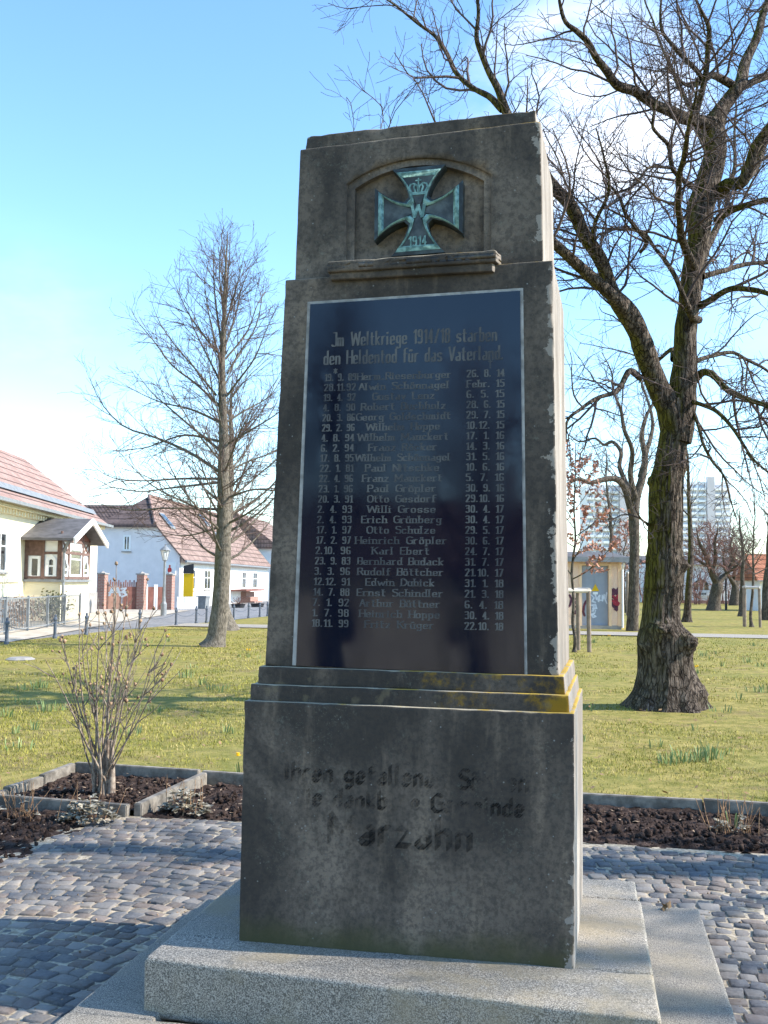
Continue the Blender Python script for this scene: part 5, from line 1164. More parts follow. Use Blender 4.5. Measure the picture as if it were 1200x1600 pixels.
class Frame:
    """a wall plane: origin K on the ground, x along the wall, outward normal y; pixel picks become wall coordinates"""
    def __init__(s, K, dx):
        s.K = np.array([K[0], K[1], 0.0]); d = np.array([dx[0], dx[1], 0.0]); s.dx = d / np.linalg.norm(d); s.n = np.array([-s.dx[1], s.dx[0], 0.0]); s.rot = math.atan2(s.dx[1], s.dx[0])
    def pick(s, u, v, off=0.0):
        d = ray(u, v); K = s.K + s.n * off; t = ((K - CAM_C) @ s.n) / (d @ s.n); P = CAM_C + d * t; return float((P - s.K) @ s.dx), float(P[2])
    def w(s, x, y, z): return tuple(s.K + s.dx * x + s.n * y + np.array([0, 0, z]))
class FB(MB):
    """MB whose boxes are in a Frame's coordinates"""
    def __init__(s, fr): super().__init__(); s.fr = fr
    def add(s, vs, fs): super().add([s.fr.w(*p) for p in vs], fs)
def window(parent, fr, x0, x1, z0, z1, y, mat_f=None, mull=(0.5,), trans=(.6,), fw=.07, depth=.10, sill=True, label=None):
    """frame with bars, pane and sill set 3 mm proud of a wall whose face is at y"""
    mat_f = mat_f or M_WPAINT
    b = FB(fr); yf = y + .035
    b.box(x0, x0 + fw, y - depth, yf, z0, z1); b.box(x1 - fw, x1, y - depth, yf, z0, z1)
    b.box(x0 + fw, x1 - fw, y - depth, yf - .004, z0, z0 + fw); b.box(x0 + fw, x1 - fw, y - depth, yf - .004, z1 - fw, z1)
    for f in mull: xm = x0 + (x1 - x0) * f; b.box(xm - .03, xm + .03, y - depth, yf - .008, z0 + fw, z1 - fw)
    for f in trans: zm = z0 + (z1 - z0) * f; b.box(x0 + fw, x1 - fw, y - depth, yf - .012, zm - .025, zm + .025)
    o = b.build('window', mat_f, parent)
    g = FB(fr); g.box(x0 + fw * .5, x1 - fw * .5, y - .03, y + .006, z0 + fw * .5, z1 - fw * .5); g.build('pane', M_GLASS, o)
    if sill:
        g = FB(fr); g.box(x0 - .06, x1 + .06, y - .02, y + .09, z0 - .07, z0 - .003); g.build('sill', M_PLINTH, o)
    return o

# --- cream house with the timber bay, far left
KA = atd(149, 963, 47)
angA = math.radians(-14.4)
FA = Frame(KA[:2], (-math.sin(angA), -math.cos(angA)))
hA = thing('cream_house', 'cream house with faded red hipped roof and brown timber bay at far left', 'house', (KA[0], KA[1], 0), FA.rot)
LA = 20.0; EAVE = 3.85
b = FB(FA); b.box(0, LA, -6, 0, -.6, EAVE); b.build('wall', M_CREAM, hA)
b = FB(FA); b.box(-.1, LA, 0, .30, EAVE - .02, EAVE + .16)
for i in range(60): b.box(.1 + i * .33, .24 + i * .33, .02, .18, EAVE - .20, EAVE - .03)
b.build('eaves_cornice', M_CREAM, hA)
b = FB(FA); b.box(-.02, LA, -.5, .055, -.5, .95); b.build('plinth', M_PLINTH, hA)
b = FB(FA)
RZ = EAVE + 3.0
e = [(-.35, .50, EAVE + .14), (LA, .50, EAVE + .14), (LA, -6.4, EAVE + .14), (-.35, -6.4, EAVE + .14)]
r = [(1.3, -3.0, RZ), (LA, -3.0, RZ)]
b.add(e + r, [(0, 1, 5, 4), (3, 2, 5, 4), (0, 3, 4), (0, 1, 2, 3), (1, 2, 5)])
b.build('roof', M_TILE_R, hA)
b = FB(FA)
b.box(-.4, LA, .50, .62, EAVE + .08, EAVE + .19); b.build('gutter', M_GREYM, hA)
b = FB(FA); b.add([(.5, .03, EAVE + .62), (LA, .03, EAVE + .62), (LA, -.12, EAVE + .84), (.5, -.12, EAVE + .84)], [(0, 1, 2, 3)]); b.build('snow_guard', M_GREYM, hA)
# bay: measured on its own planes
PX0 = 1.3                                            # how far it stands out
xr = 7.0; xl = 11.4                                   # along the wall
bz0, bz1 = 1.50, 2.97
bay = FB(FA); bay.box(xr + .05, xl - .05, .0, PX0 - .05, -.4, bz0 - .06); o_bw = bay.build('bay_base', M_CREAM, hA)
bay = FB(FA); bay.box(xr - .05, xl + .05, .0, PX0 + .10, bz0 - .058, bz0 + .02); bay.build('bay_sill', M_GREYM, hA)
bay = FB(FA); bay.box(xr + .08, xl - .08, .0, PX0 - .08, bz0 + .022, bz1 - .05); bw = bay.build('bay_wall', M_WPAINT, hA)
def quadbar(b, p, q, w, y0, y1):      # bar in the x/z plane
    p = np.array(p); q = np.array(q); d = (q - p) / np.linalg.norm(q - p); nn = np.array([-d[1], d[0]]) * w / 2
    c = [p - nn, q - nn, q + nn, p + nn]
    b.hexa([(x, y0, z) for x, z in c] + [(x, y1, z) for x, z in c])
# end of the bay facing the viewer's right (outer long side, plane y = PX0)
tm = FB(FA); yo = PX0 - .078
for x in (xr + .1, xr + 1.15, xl - 1.15, xl - .1): tm.box(x - .06, x + .06, yo, yo + .05, bz0 + .03, bz1 + .25)
for z in (bz0 + .09, bz1 - .48, bz1 - .05): tm.box(xr + .1, xl - .1, yo, yo + .045, z - .05, z + .05)
for xa in (xr + .16, xl - 1.09):
    quadbar(tm, (xa, bz1 - .48), (xa + .93, bz1 - .05), .07, yo, yo + .04); quadbar(tm, (xa, bz1 - .05), (xa + .93, bz1 - .48), .07, yo, yo + .036)
# near side of the bay (plane x = xl), seen obliquely from the street
FS = Frame(FA.w(xl, 0, 0)[:2], FA.n[:2] * -1)      # x runs from outer edge back to wall when mirrored
ts = FB(FA); xs_ = xl - .08
for y in (.06, PX0 * .48, PX0 - .12): ts.box(xs_, xs_ + .05, y - .055, y + .055, bz0 + .03, bz1 - .02)
for z in (bz0 + .09, bz1 - .52, bz1 - .05): ts.box(xs_, xs_ + .045, .06, PX0 - .12, z - .045, z + .045)
tm2 = ts.build('timber_frame', M_BROWN, hA); tm.build('timber_frame', M_BROWN, hA)
bp = FB(FA); bp.box(xs_, xs_ + .03, .1, PX0 * .48 - .05, bz1 - .62, bz1 - .06); bp.build('timber_panel', M_BROWN, hA)
def arched(par, P, pts_fn, w, h, hz, mat_f, name='bay_window'):
    pass
FY = Frame(FA.w(xs_, 0, 0)[:2], FA.n[:2]); FY.n = FA.dx.copy()      # plane of the near side: x = distance from the house wall, y = outward
window(hA, FY, .16, PX0 * .48 - .08, bz0 + .06, bz1 - .64, .0, mull=(), trans=(), sill=False, fw=.09)
def pointed(par, fr, x0, x1, z0, z1, y):
    xm = (x0 + x1) / 2; zs = z1 - (x1 - x0) * .55
    outl = [(x0, z0), (x1, z0), (x1, zs), (xm, z1), (x0, zs)]; k = .12
    inl = [(x0 + k, z0 + k), (x1 - k, z0 + k), (x1 - k, zs - k * .2), (xm, z1 - k * 1.5), (x0 + k, zs - k * .2)]
    b = FB(fr); n = 5
    b.add([(p, y - .02, q) for p, q in outl] + [(p, y + .04, q) for p, q in outl] + [(p, y - .02, q) for p, q in inl] + [(p, y + .04, q) for p, q in inl],
          [(i, (i + 1) % n, n + (i + 1) % n, n + i) for i in range(n)] + [(n + i, n + (i + 1) % n, 3 * n + (i + 1) % n, 3 * n + i) for i in range(n)] + [(3 * n + i, 3 * n + (i + 1) % n, 2 * n + (i + 1) % n, 2 * n + i) for i in range(n)])
    b.box(x0 + k, x1 - k, y - .01, y + .03, z0 + (zs - z0) * .62, z0 + (zs - z0) * .62 + .06)
    o = b.build('window', M_WPAINT, par); g = FB(fr); g.add([(p, y + .012, q) for p, q in inl], [(0, 1, 2, 3, 4)]); g.build('pane', M_GLASS, o)
pointed(hA, FY, PX0 * .48 + .10, PX0 - .20, bz0 + .06, bz1 - .55, .0)
FO = Frame(FA.w(0, yo, 0)[:2], FA.dx[:2])
pointed(hA, FO, xr + .2, xr + 1.05, bz0 + .1, bz1 - .50, 0); pointed(hA, FO, xl - 1.05, xl - .2, bz0 + .1, bz1 - .50, 0)
window(hA, FO, xr + 1.3, xl - 1.3, bz0 + .1, bz1 - .25, 0, mull=(), trans=(.6,), sill=False, fw=.12)
# gabled bay roof with brown gable
b = FB(FA); xm = (xr + xl) / 2; zr = bz1 + .72; ze = bz1 - .10; yo2 = PX0 + .55
for sgn, xe in ((-1, xr - .5), (1, xl + .5)):
    b.add([(xe, -.2, ze), (xe, yo2, ze), (xm, yo2, zr), (xm, -.2, zr), (xe, -.2, ze + .09), (xe, yo2, ze + .09), (xm, yo2, zr + .09), (xm, -.2, zr + .09)],
          [(0, 1, 2, 3), (7, 6, 5, 4), (0, 4, 5, 1), (1, 5, 6, 2), (3, 2, 6, 7), (0, 3, 7, 4)])
b.build('bay_roof', M_SLATE, hA)
b = FB(FA); b.add([(xr - .2, PX0 - .05, bz1 + .02), (xl + .2, PX0 - .05, bz1 + .02), (xm, PX0 - .05, zr - .12), (xr - .2, PX0 - .15, bz1 + .02), (xl + .2, PX0 - .15, bz1 + .02), (xm, PX0 - .15, zr - .12)],
                  [(0, 1, 2), (5, 4, 3), (0, 3, 4, 1), (1, 4, 5, 2), (2, 5, 3, 0)]); b.build('gable_panel', M_REDBR, hA)
b = FB(FA); quadbar(b, (xr - .5, ze + .0), (xm, zr), .2, yo2 - .06, yo2 + .012); quadbar(b, (xl + .5, ze + .0), (xm, zr), .2, yo2 - .06, yo2 + .009); b.build('barge_board', M_WPAINT, hA)
b = FB(FA); b.tube([(xl + .4, PX0 + .3, bz1 - .1), (xl - .0, PX0 + .06, bz1 - .5), (xl - .0, PX0 + .06, 0)], .05, 8); b.build('downpipe', M_GREYM, hA)
for x0_ in (13.5, 16.6): window(hA, FA, x0_, x0_ + 1.2, 1.75, 3.05, 0, mull=(.5,), trans=(.65,))
b = FB(FA); b.box(xl + .6, LA, 0, .06, 1.42, 1.55); b.build('string_course', M_CREAM, hA)

# garden railing in front of it
FG = Frame(FA.w(0, 1.9, 0)[:2], FA.dx[:2])
gf = thing('garden_fence', 'low grey metal railing in front of the cream house', 'fence', FG.w(0, 0, 0), FG.rot)
b = FB(FG)
for z in (.12, .98): b.box(11.1, 20, -.015, .015, z, z + .035)
for i in range(60): b.box(11.15 + i * .15, 11.168 + i * .15, -.008, .008, .14, .98)
b.build('railing', M_GREYM, gf)
for i in range(5):
    b = FB(FG); b.box(11.1 + i * 2.1, 11.16 + i * 2.1, -.03, .03, -.3, 1.06); b.build('fence_post', M_GREYM, gf)
mb = MB(); mb.add([FG.w(-6, 1.6, .01), FG.w(22, .9, .01), FG.w(22, -3, .16), FG.w(-6, -3, .02)], [(0, 1, 2, 3)])
m = Mat('pavement_slabs', .9, .2); m.color(m.mix(m.ramp(m.noise(2, 6), .35, .65), (0.36, 0.31, 0.24), (0.50, 0.44, 0.36))); m.bump(m.noise(40, 4), .4, .01)
tag(mb.build('pavement', m.m), kind='structure')
# low evergreen scraps behind the railing
M_HEDGE = plain('garden_leaf', (0.10, 0.10, 0.035), .8, .4, 4, 0)
M_BUSHY = plain('garden_twig', (0.25, 0.16, 0.10), .9, .3, 4, 0)
def leafy(name, label, cat, c, rx, ry, rz, n, mat, size, seed, group=None):
    rd = np.random.default_rng(seed); V = []; F = []
    for i in range(n):
        a = rd.normal(0, 1, 3); a /= np.linalg.norm(a); r = rd.random() ** .5; p = np.array(c) + a * np.array([rx, ry, rz]) * r * (1 + .25 * noise.noise(Vector(a * 2.3)) * 2)
        d1 = unit(rd.normal(0, 1, 3)) * size * rd.uniform(.6, 1.3); d2 = unit(np.cross(d1, rd.normal(0, 1, 3))) * size * .5; q0 = len(V)
        V += [p - d1, p + d2, p + d1, p - d2]; F.append([q0, q0 + 1, q0 + 2, q0 + 3])
    t = thing(name, label, cat, (c[0], c[1], c[2] - rz), 0, group)
    np_mesh('foliage', np.array(V), np.array(F), mat, t)
    tb = TB()
    for i in range(6): tb.tube(walk((c[0], c[1], c[2] - rz - .05), rd.normal(0, .5, 3) + np.array([0, 0, 1]), rz * 1.5, 4, .15, 0, rd), .012, .004, 4)
    tb.build('stem', M_BUSHY, t); return t
leafy('garden_bush', 'reddish brown garden bush behind the railing nearest the left edge', 'bush', FG.w(15.3, -.8, .55), .7, .5, .5, 420, M_BUSHY, .07, 51)
leafy('garden_bush', 'green garden bush behind the railing beside the bay', 'bush', FG.w(12.2, -.7, .6), .8, .5, .55, 420, M_HEDGE, .07, 52)

# --- white house with half-hipped roof
KB = atd(279, 951, 57.5); angB = math.radians(-6.64)
dB = (math.sin(angB), math.cos(angB))
FBw = Frame(KB[:2], (-dB[0], -dB[1]))        # long street wall: local +x comes towards the viewer, outward normal to the street
hB = thing('white_house', 'white house with brown half-hipped tile roof and pale shade-toned gable behind the gate', 'house', (KB[0], KB[1], 0), FBw.rot)
LB = 26.0; WB = 6.0; EB = 2.98; GB = 4.62; RB = 6.45
hw = WB / 2; slope = (RB - EB) / hw; yt = hw - (RB - GB) / slope          # where the gable wall is cut by the half hip
b = FB(FBw); b.box(-LB, -.02, -WB, 0, -.8, EB); b.build('wall', M_WHITE, hB)
b = FB(FBw)
gp_ = [(0, -.8), (0, EB), (-yt, GB - .02), (-WB + yt, GB - .02), (-WB, EB), (-WB, -.8)]
b.prism(gp_, lambda p, q, t: (t, p, q), -.3, .006); b.build('gable_wall', M_WHITE_SHADE, hB)
b = FB(FBw); ov = .32
def roofz(y): return RB - abs(y + hw) * slope
y0_, y1_ = ov, -WB - ov
hx = 3.6
A_ = [(.12, y0_, roofz(y0_) + .06), (-LB, y0_, roofz(y0_) + .06), (-LB, -hw, RB + .06), (-hx, -hw, RB + .06), (.14, -yt, GB + .06), (.12, -WB - ov, roofz(-WB - ov) + .06), (-LB, -WB - ov, roofz(-WB - ov) + .06), (.14, -WB + yt, GB + .06)]
b.add(A_, [(0, 4, 3, 2, 1), (5, 6, 2, 3, 7)])
th = [(x, y, z - .12) for x, y, z in A_]; b.add(th, [(0, 4, 3, 2, 1), (5, 6, 2, 3, 7)])
b.add(A_ + th, [(0, 4, 12, 8), (0, 1, 9, 8), (5, 7, 15, 13)])
rB = b.build('roof', M_TILE_B, hB)
b = FB(FBw); b.add([(.30, -yt + .12, GB - .02), (.30, -WB + yt - .12, GB - .02), (-hx + .01, -hw, RB + .085), (.30, -yt + .12, GB - .14), (.30, -WB + yt - .12, GB - .14)], [(0, 1, 2), (0, 3, 4, 1)]); b.build('half_hip', M_TILE_D, hB)
b = FB(FBw); b.tube([(.14, -yt + .0, GB + .10), (-hx, -hw, RB + .14)], .09, 8); b.tube([(-hx, -hw, RB + .13), (-LB, -hw, RB + .13)], .09, 8); b.build('ridge_tiles', M_TILE_R, hB)
b = FB(FBw); b.tube([(.1, ov + .06, roofz(ov) - .02), (-LB, ov + .06, roofz(ov) - .02)], .07, 8); b.build('gutter', M_GREYM, hB)
def pk(u, v): return FBw.pick(u, v)
for (u0, v0, u1, v1) in ((297, 890, 304, 921), (319, 890, 328, 921), (378, 893, 383.5, 921), (395, 895, 401, 918)):
    xa, za = pk(u0, v0); xb, zb = pk(u1, v1); window(hB, FBw, min(xa, xb), max(xa, xb), .98, 2.2, 0)
for (u0, v0, u1, v1) in ((296, 832, 312, 850), (363, 820, 380, 842), (366, 842, 380, 853)):   # roof windows lying in the tiles
    xs2 = sorted((pk(u0, v0)[0] * .96, pk(u1, v1)[0] * .96)); xc_ = sum(xs2) / 2
    for_y = (-1.25, -2.0) if v0 > 825 and u0 < 350 else (-1.9, -2.6) if v0 < 830 else (-.9, -1.5)
    b = FB(FBw); ya, yb = for_y
    P4 = [(xc_ - .5, ya, roofz(ya) + .12), (xc_ + .5, ya, roofz(ya) + .12), (xc_ + .5, yb, roofz(yb) + .12), (xc_ - .5, yb, roofz(yb) + .12)]
    b.add(P4 + [(x, y, z + .08) for x, y, z in P4], [(4, 5, 6, 7), (0, 1, 5, 4), (1, 2, 6, 5), (2, 3, 7, 6), (3, 0, 4, 7)]); o = b.build('roof_window', M_GREYM, hB)
    b = FB(FBw); b.add([(x + (xc_ - x) * .2, y + ((ya + yb) / 2 - y) * .2, z + ((P4[0][2] + P4[2][2]) / 2 - z) * .2 + .086) for x, y, z in P4], [(0, 1, 2, 3)]); b.build('pane', M_GLASS, o)
FGa = Frame(FBw.w(.006, 0, 0)[:2], -FBw.n[:2])     # the gable: x runs from the street corner back
FGa.n = FBw.dx.copy()
x0_, zt_ = FGa.pick(204.5, 836); x1_, zb_ = FGa.pick(192, 861)
window(hB, FGa, min(x0_, x1_), max(x0_, x1_), zb_, zt_, 0, trans=(), fw=.10)
b = FB(FGa); sx_, sz_ = FGa.pick(265.5, 889); b.box(sx_ - .34, sx_ + .34, .0, .05, sz_ - .36, sz_ + .36); pl = b.build('wall_sign', M_WPAINT, hB)
M_REDS = plain('sign_red', (0.55, 0.05, 0.04), .6, .1, 3, 0)
b = FB(FGa)
b.add([(sx_ + .12 * math.cos(a), .055, sz_ - .06 + .16 * math.sin(a)) for a in np.linspace(0, 2 * math.pi, 20)[:-1]], [tuple(range(19))])
b.box(sx_ - .05, sx_ + .05, .03, .056, sz_ + .11, sz_ + .22); b.build('red_emblem', M_REDS, pl)
# canopy and brick steps at the far entrance
xa, _ = pk(360, 924); xb, _ = pk(391, 924); xa, xb = sorted((xa, xb))
b = FB(FBw); b.box(xa, xb, .003, 1.1, .83, .95); b.build('entrance_canopy', M_REDBR, hB)
xa, _ = pk(376, 940); xb, _ = pk(389, 940); xa, xb = sorted((xa, xb))
b = FB(FBw)
for i in range(4): b.box(xa + .0, xb, .003, 1.3 - i * .3, -.5 + i * .3, -.2 + i * .3 if i < 3 else .75)
b.build('brick_steps', M_BRICK, hB)
# lower wing behind, roof only seen left of the half hip
KW = atd(140, 905, 66)
FW = Frame(KW[:2], (FBw.n[0], FBw.n[1]))
hW = thing('rear_wing_house', 'low dark tiled house roof showing between the cream house and the white gable', 'house', (KW[0], KW[1], 0), FW.rot)
b = FB(FW); b.box(-9, 3.6, .02, 5, -.5, 3.9); b.build('wall', M_WHITE, hW)
b = FB(FW); P = [(-9, -.3, 3.8), (3.6, -.3, 3.8), (3.6, 2.6, 6.5), (-9, 2.6, 6.5), (-9, 5.4, 3.8), (3.6, 5.4, 3.8)]; b.add(P, [(0, 1, 2, 3), (3, 2, 5, 4), (0, 3, 4), (1, 5, 2), (0, 4, 5, 1)]); b.build('roof', M_TILE_D, hW)
# next house beyond the white one
KN = FBw.w(-LB - 1.5, .4, 0)
FN = Frame(KN[:2], FBw.dx[:2])
hN = thing('plain_house', 'plain pale house standing beyond the far end of the white house', 'house', KN, FN.rot)
b = FB(FN); b.box(-14, 0, -7, 0, -1, 4.3); b.build('wall', M_WHITE, hN)
b = FB(FN); b.add([(.3, .4, 4.2), (-14, .4, 4.2), (-14, -3.5, 7.2), (.3, -3.5, 7.2), (.3, -7.4, 4.2), (-14, -7.4, 4.2)], [(0, 1, 2, 3), (3, 2, 5, 4), (0, 3, 4), (1, 5, 2), (0, 4, 5, 1)]); b.build('roof', M_TILE_B, hN)
for x in (-3, -6, -9): window(hN, FN, x - .5, x + .5, 1.3, 2.8, 0)

# --- gateway with three brick pillars
def on_depth(u, D): p = atd(u, 905, D); return np.array([p[0], p[1]])
gate = thing('gateway', 'brown double gates hung between three red brick pillars', 'gate', (*on_depth(160, 54), 0))
pp = [on_depth(160.5, 53.0), on_depth(222, 53.6), on_depth(265.5, 54.2)]
for q in pp:
    mb = MB(); mb.box(q[0] - .2, q[0] + .2, q[1] - .2, q[1] + .2, -.5, 1.80); o = mb.build('brick_pillar', M_BRICK, gate)
    mb = MB(); mb.box(q[0] - .25, q[0] + .25, q[1] - .25, q[1] + .25, 1.803, 1.87); mb.lathe((q[0], q[1], 1.873), [(.2, 0), (.02, .1)], 4); mb.build('pillar_cap', M_PLINTH, o)
M_TAN = plain('faded_tan_board', (0.34, 0.20, 0.15), .85, .15, 4, .2)
for k_, (q, w_, mt) in enumerate(((pp[0], pp[1], M_TAN), (pp[1], pp[2], M_REDBR))):
    d = unit(np.append(w_ - q, 0)); L = np.linalg.norm(w_ - q) - .44; s0 = np.append(q, 0) + d * .22; nn = np.array([-d[1], d[0], 0])
    for h_ in (0, 1):
        a_ = s0 + d * (L * .5 * h_ + .02); b_ = s0 + d * (L * .5 * (h_ + 1) - .02); mb = MB()
        def gbox(p, q2, t0, t1, z0, z1): c = [p + nn * t0, q2 + nn * t0, q2 + nn * t1, p + nn * t1]; mb.hexa([(x[0], x[1], z0) for x in c] + [(x[0], x[1], z1) for x in c])
        gbox(a_, b_, -.02, .02, -.05, 1.18); leaf_ = mb.build('gate_leaf', mt if h_ == 0 or k_ == 1 else M_REDBR, gate)
        mb = MB(); nb = 7
        for j in range(nb): p = a_ + (b_ - a_) * (j + .15) / nb; q2 = a_ + (b_ - a_) * (j + .75) / nb; gbox(p, q2, -.018, .018, 1.184, 1.42 + (.10 if j % 2 else 0))
        if k_ == 0: mb.build('pale_heads', M_REDBR, leaf_)
        mb = MB(); gbox(a_, a_ + d * .07, -.035, .035, -.1, 1.3); gbox(b_ - d * .07, b_, -.033, .033, -.1, 1.3); mb.build('gate_stile', M_BROWN if k_ == 0 else M_WPAINT, leaf_)
mb = MB(); pz = pp[0] + np.array([1.0, -.1])
gft = Letters(lambda p, q, l: (pz[0] + p, pz[1] - .12 - l * 8, .62 + q))
gft.strokes([[(-.5, .1), (-.35, .5), (-.2, .15), (-.05, .5), (.1, .1)], [(.15, .45), (.4, .5), (.25, .3), (.45, .15), (.2, .05)], [(-.5, .25), (.4, .3)]], 0, 0, nib=.10, thin=.06)
gft.mb.build('painted_tag', M_WPAINT, gate)

# --- yellow board, white picket panel, bin and planters before the white house
M_YEL = plain('yellow_sheet', (0.72, 0.44, 0.01), .6, .06, 3, 0)
q = on_depth(294.5, 57.0)
FYB = Frame(q, (CAM_R[0], CAM_R[1])); FYB.n = -FYB.n if FYB.n @ (np.append(q, 0) - CAM_C) > 0 else FYB.n
yb = thing('yellow_banner', 'upright yellow board with a black hood in front of the white house', 'banner', (q[0], q[1], 0), FYB.rot)
b = FB(FYB); b.box(-.27, .27, -.05, .05, .62, 1.92); b.build('board', M_YEL, yb)
b = FB(FYB); b.hexa([(-.30, .08, 1.923), (.29, .08, 1.923), (.29, -.08, 1.923), (-.30, -.08, 1.923), (-.26, .06, 2.34), (.27, .06, 2.46), (.27, -.06, 2.46), (-.26, -.06, 2.34)]); b.build('black_hood', M_BLACK, yb)
for x in (-.2, .2):
    b = FB(FYB); b.box(x - .03, x + .03, -.03, .03, -.3, .617); b.build('foot', M_BLACK, yb)
q = on_depth(277, 55.2); q2 = on_depth(310.5, 56.2); d = unit(np.append(q2 - q, 0)); L = np.linalg.norm(q2 - q); nn = np.array([-d[1], d[0], 0]); rz_ = math.atan2(d[1], d[0])
pf = thing('picket_fence', 'short white picket panel standing before the yellow board', 'fence', (q[0], q[1], 0), rz_)
for i in range(14):
    mb = MB(); a_ = np.append(q, 0) + d * (L * (i + .12) / 14); b_ = a_ + d * L / 14 * .72; c = [a_, b_, b_ + nn * .03, a_ + nn * .03]; mb.hexa([(x[0], x[1], -.25) for x in c] + [(x[0], x[1], .66) for x in c]); mb.build('picket', M_GREYW, pf)
for z in (.0, .45): mb = MB(); a_ = np.append(q, 0) + nn * .033; b_ = a_ + d * L; c = [a_, b_, b_ + nn * .03, a_ + nn * .03]; mb.hexa([(x[0], x[1], z) for x in c] + [(x[0], x[1], z + .07) for x in c]); mb.build('rail', M_GREYW, pf)
q = on_depth(318.5, 57.0)
bn = thing('wheelie_bin', 'dark wheelie bin against the white house wall', 'bin', (q[0], q[1], 0))
mb = MB(); mb.hexa([(q[0] - .2, q[1] - .25, -.2), (q[0] + .2, q[1] - .25, -.2), (q[0] + .2, q[1] + .25, -.2), (q[0] - .2, q[1] + .25, -.2), (q[0] - .27, q[1] - .33, .62), (q[0] + .27, q[1] - .33, .62), (q[0] + .27, q[1] + .33, .62), (q[0] - .27, q[1] + .33, .62)]); mb.build('body', M_GREYM, bn)
mb = MB(); mb.box(q[0] - .3, q[0] + .3, q[1] - .36, q[1] + .36, .623, .70); mb.build('lid', M_GREYM, bn)
for u, lab, lf in ((373, 'round dark planter with a reddish shrub at the brick steps', 1), (403, 'round dark planter right of the brick steps', 0)):
    q = on_depth(u, 60 if u < 390 else 62); pt = thing('planter', lab, 'planter', (q[0], q[1], -.3)); mb = MB(); mb.lathe((q[0], q[1], -.4), [(.26, 0), (.40, .55), (.44, .6), (.38, .6), (.36, .52)], 14); mb.build('pot', M_BLACK, pt)
    rd = np.random.default_rng(int(u)); tb = TB()
    for i in range(40 if lf else 14): tb.tube(walk((q[0], q[1], .1), rd.normal(0, .6, 3) + np.array([0, 0, 1]), .6 if lf else .25, 4, .2, 0, rd), .014, .006, 3)
    tb.build('shrub', M_RED, pt)

# --- street lamp
q = on_depth(257, 45.5); z0 = -.05
lamp = thing('street_lamp', 'grey old-style street lamp with glass lantern head by the street', 'lamp', (q[0], q[1], 0))
mb = MB(); mb.lathe((q[0], q[1], z0), [(.13, 0), (.13, .55), (.085, .65), (.06, .9), (.05, 2.45), (.035, 2.5)], 12); mb.build('pole', M_GREYM, lamp, smooth=False)
zt = z0 + 2.45
mb = MB()
for k_ in range(4):
    a = math.pi / 4 + k_ * math.pi / 2; mb.tube([(q[0] + .09 * math.cos(a), q[1] + .09 * math.sin(a), zt), (q[0] + .21 * math.cos(a), q[1] + .21 * math.sin(a), zt + .45)], .014, 6)
mb.lathe((q[0], q[1], zt - .02), [(.05, 0), (.10, .03)], 12); mb.lathe((q[0], q[1], zt + .45), [(.24, 0), (.24, .02), (.10, .16), (.03, .2), (.03, .27)], 12)
lf_ = mb.build('lantern_frame', M_GREYM, lamp)
m = Mat('lamp_glass', .15, .5); m.color((0.55, 0.56, 0.55)); mb = MB(); mb.lathe((q[0], q[1], zt + .02), [(.085, 0), (.19, .42)], 4); mb.build('lantern_glass', m.m, lf_)

# --- bollards with chain along the lawn edge
bpx = [(-40, 1020), (40, 1007), (102, 998), (150, 993), (227, 984), (281, 978), (304, 974), (326, 973), (361, 968), (377, 965), (392, 963), (406, 962)]
bol = None; prev = None
for i, (u, v) in enumerate(bpx):
    p = onz(u, v); p[0] = -13.25 + (p[0] + 13.25) * .4
    if bol is None:
        bol = thing('bollard', 'x', 'bollard', (p[0], p[1], 0), 0, 'bollards with chain along the lawn')
        mb = MB(); mb.lathe((p[0], p[1], -.1), [(.06, 0), (.06, .15), (.042, .18), (.040, .56), (.055, .58), (.055, .62), (.03, .66), (.035, .70), (.01, .73)], 10); mb.build('post', M_BOLL, bol)
        mb = MB(); mb.tube([(p[0], p[1] - .06, .43), (p[0], p[1] + .06, .43)], .014, 6); mb.build('chain_eye', M_BOLL, bol); o = bol
    else: o = dup(bol, (p[0], p[1], 0))
    o['label'] = 'low iron bollard, ' + ('outside the left edge of the photo', 'first from the left edge of the photo', 'second from the left edge, before the railing', 'third from the left edge, seen beside the shrub twigs', 'fourth from the left edge, left of the street lamp', 'first to the right of the street lamp', 'second to the right of the street lamp', 'just left of the slender lime trunk', 'first to the right of the slender lime trunk', 'second to the right of the slender lime trunk', 'third to the right of the slender lime trunk', 'last before the memorial hides the row')[i]
    if prev is not None:
        a_, b_ = prev, p; L = np.linalg.norm(b_ - a_); pts = [a_ + (b_ - a_) * t + np.array([0, 0, .43 - .14 * 4 * t * (1 - t)]) for t in np.linspace(0.01, .99, 13)]
        mb = MB(); mb.tube(pts, .010, 5); o2 = mb.build('chain', M_BOLL); tag(o2, 'sagging bollard chain ' + ('at the left edge of the photo', 'before the cream house railing', 'in front of the cream house bay', 'behind the bare shrub twigs', 'passing the street lamp', 'just right of the street lamp', 'before the white picket panel', 'behind the slender lime trunk', 'right of the slender lime trunk', 'before the brick steps', 'running behind the memorial edge')[i - 1], 'chain', 'chains between the bollards')
    prev = p
# stone flake lying on the left lawn
mb = MB(); p = onz(32, 1031); mb.lathe((p[0], p[1], -.02), [(.24, 0), (.28, .03), (.2, .07), (.04, .08)], 9); tag(mb.build('stone', M_PLINTH, smooth=False), 'flat weathered stump or stone lying on the left lawn', 'stone')
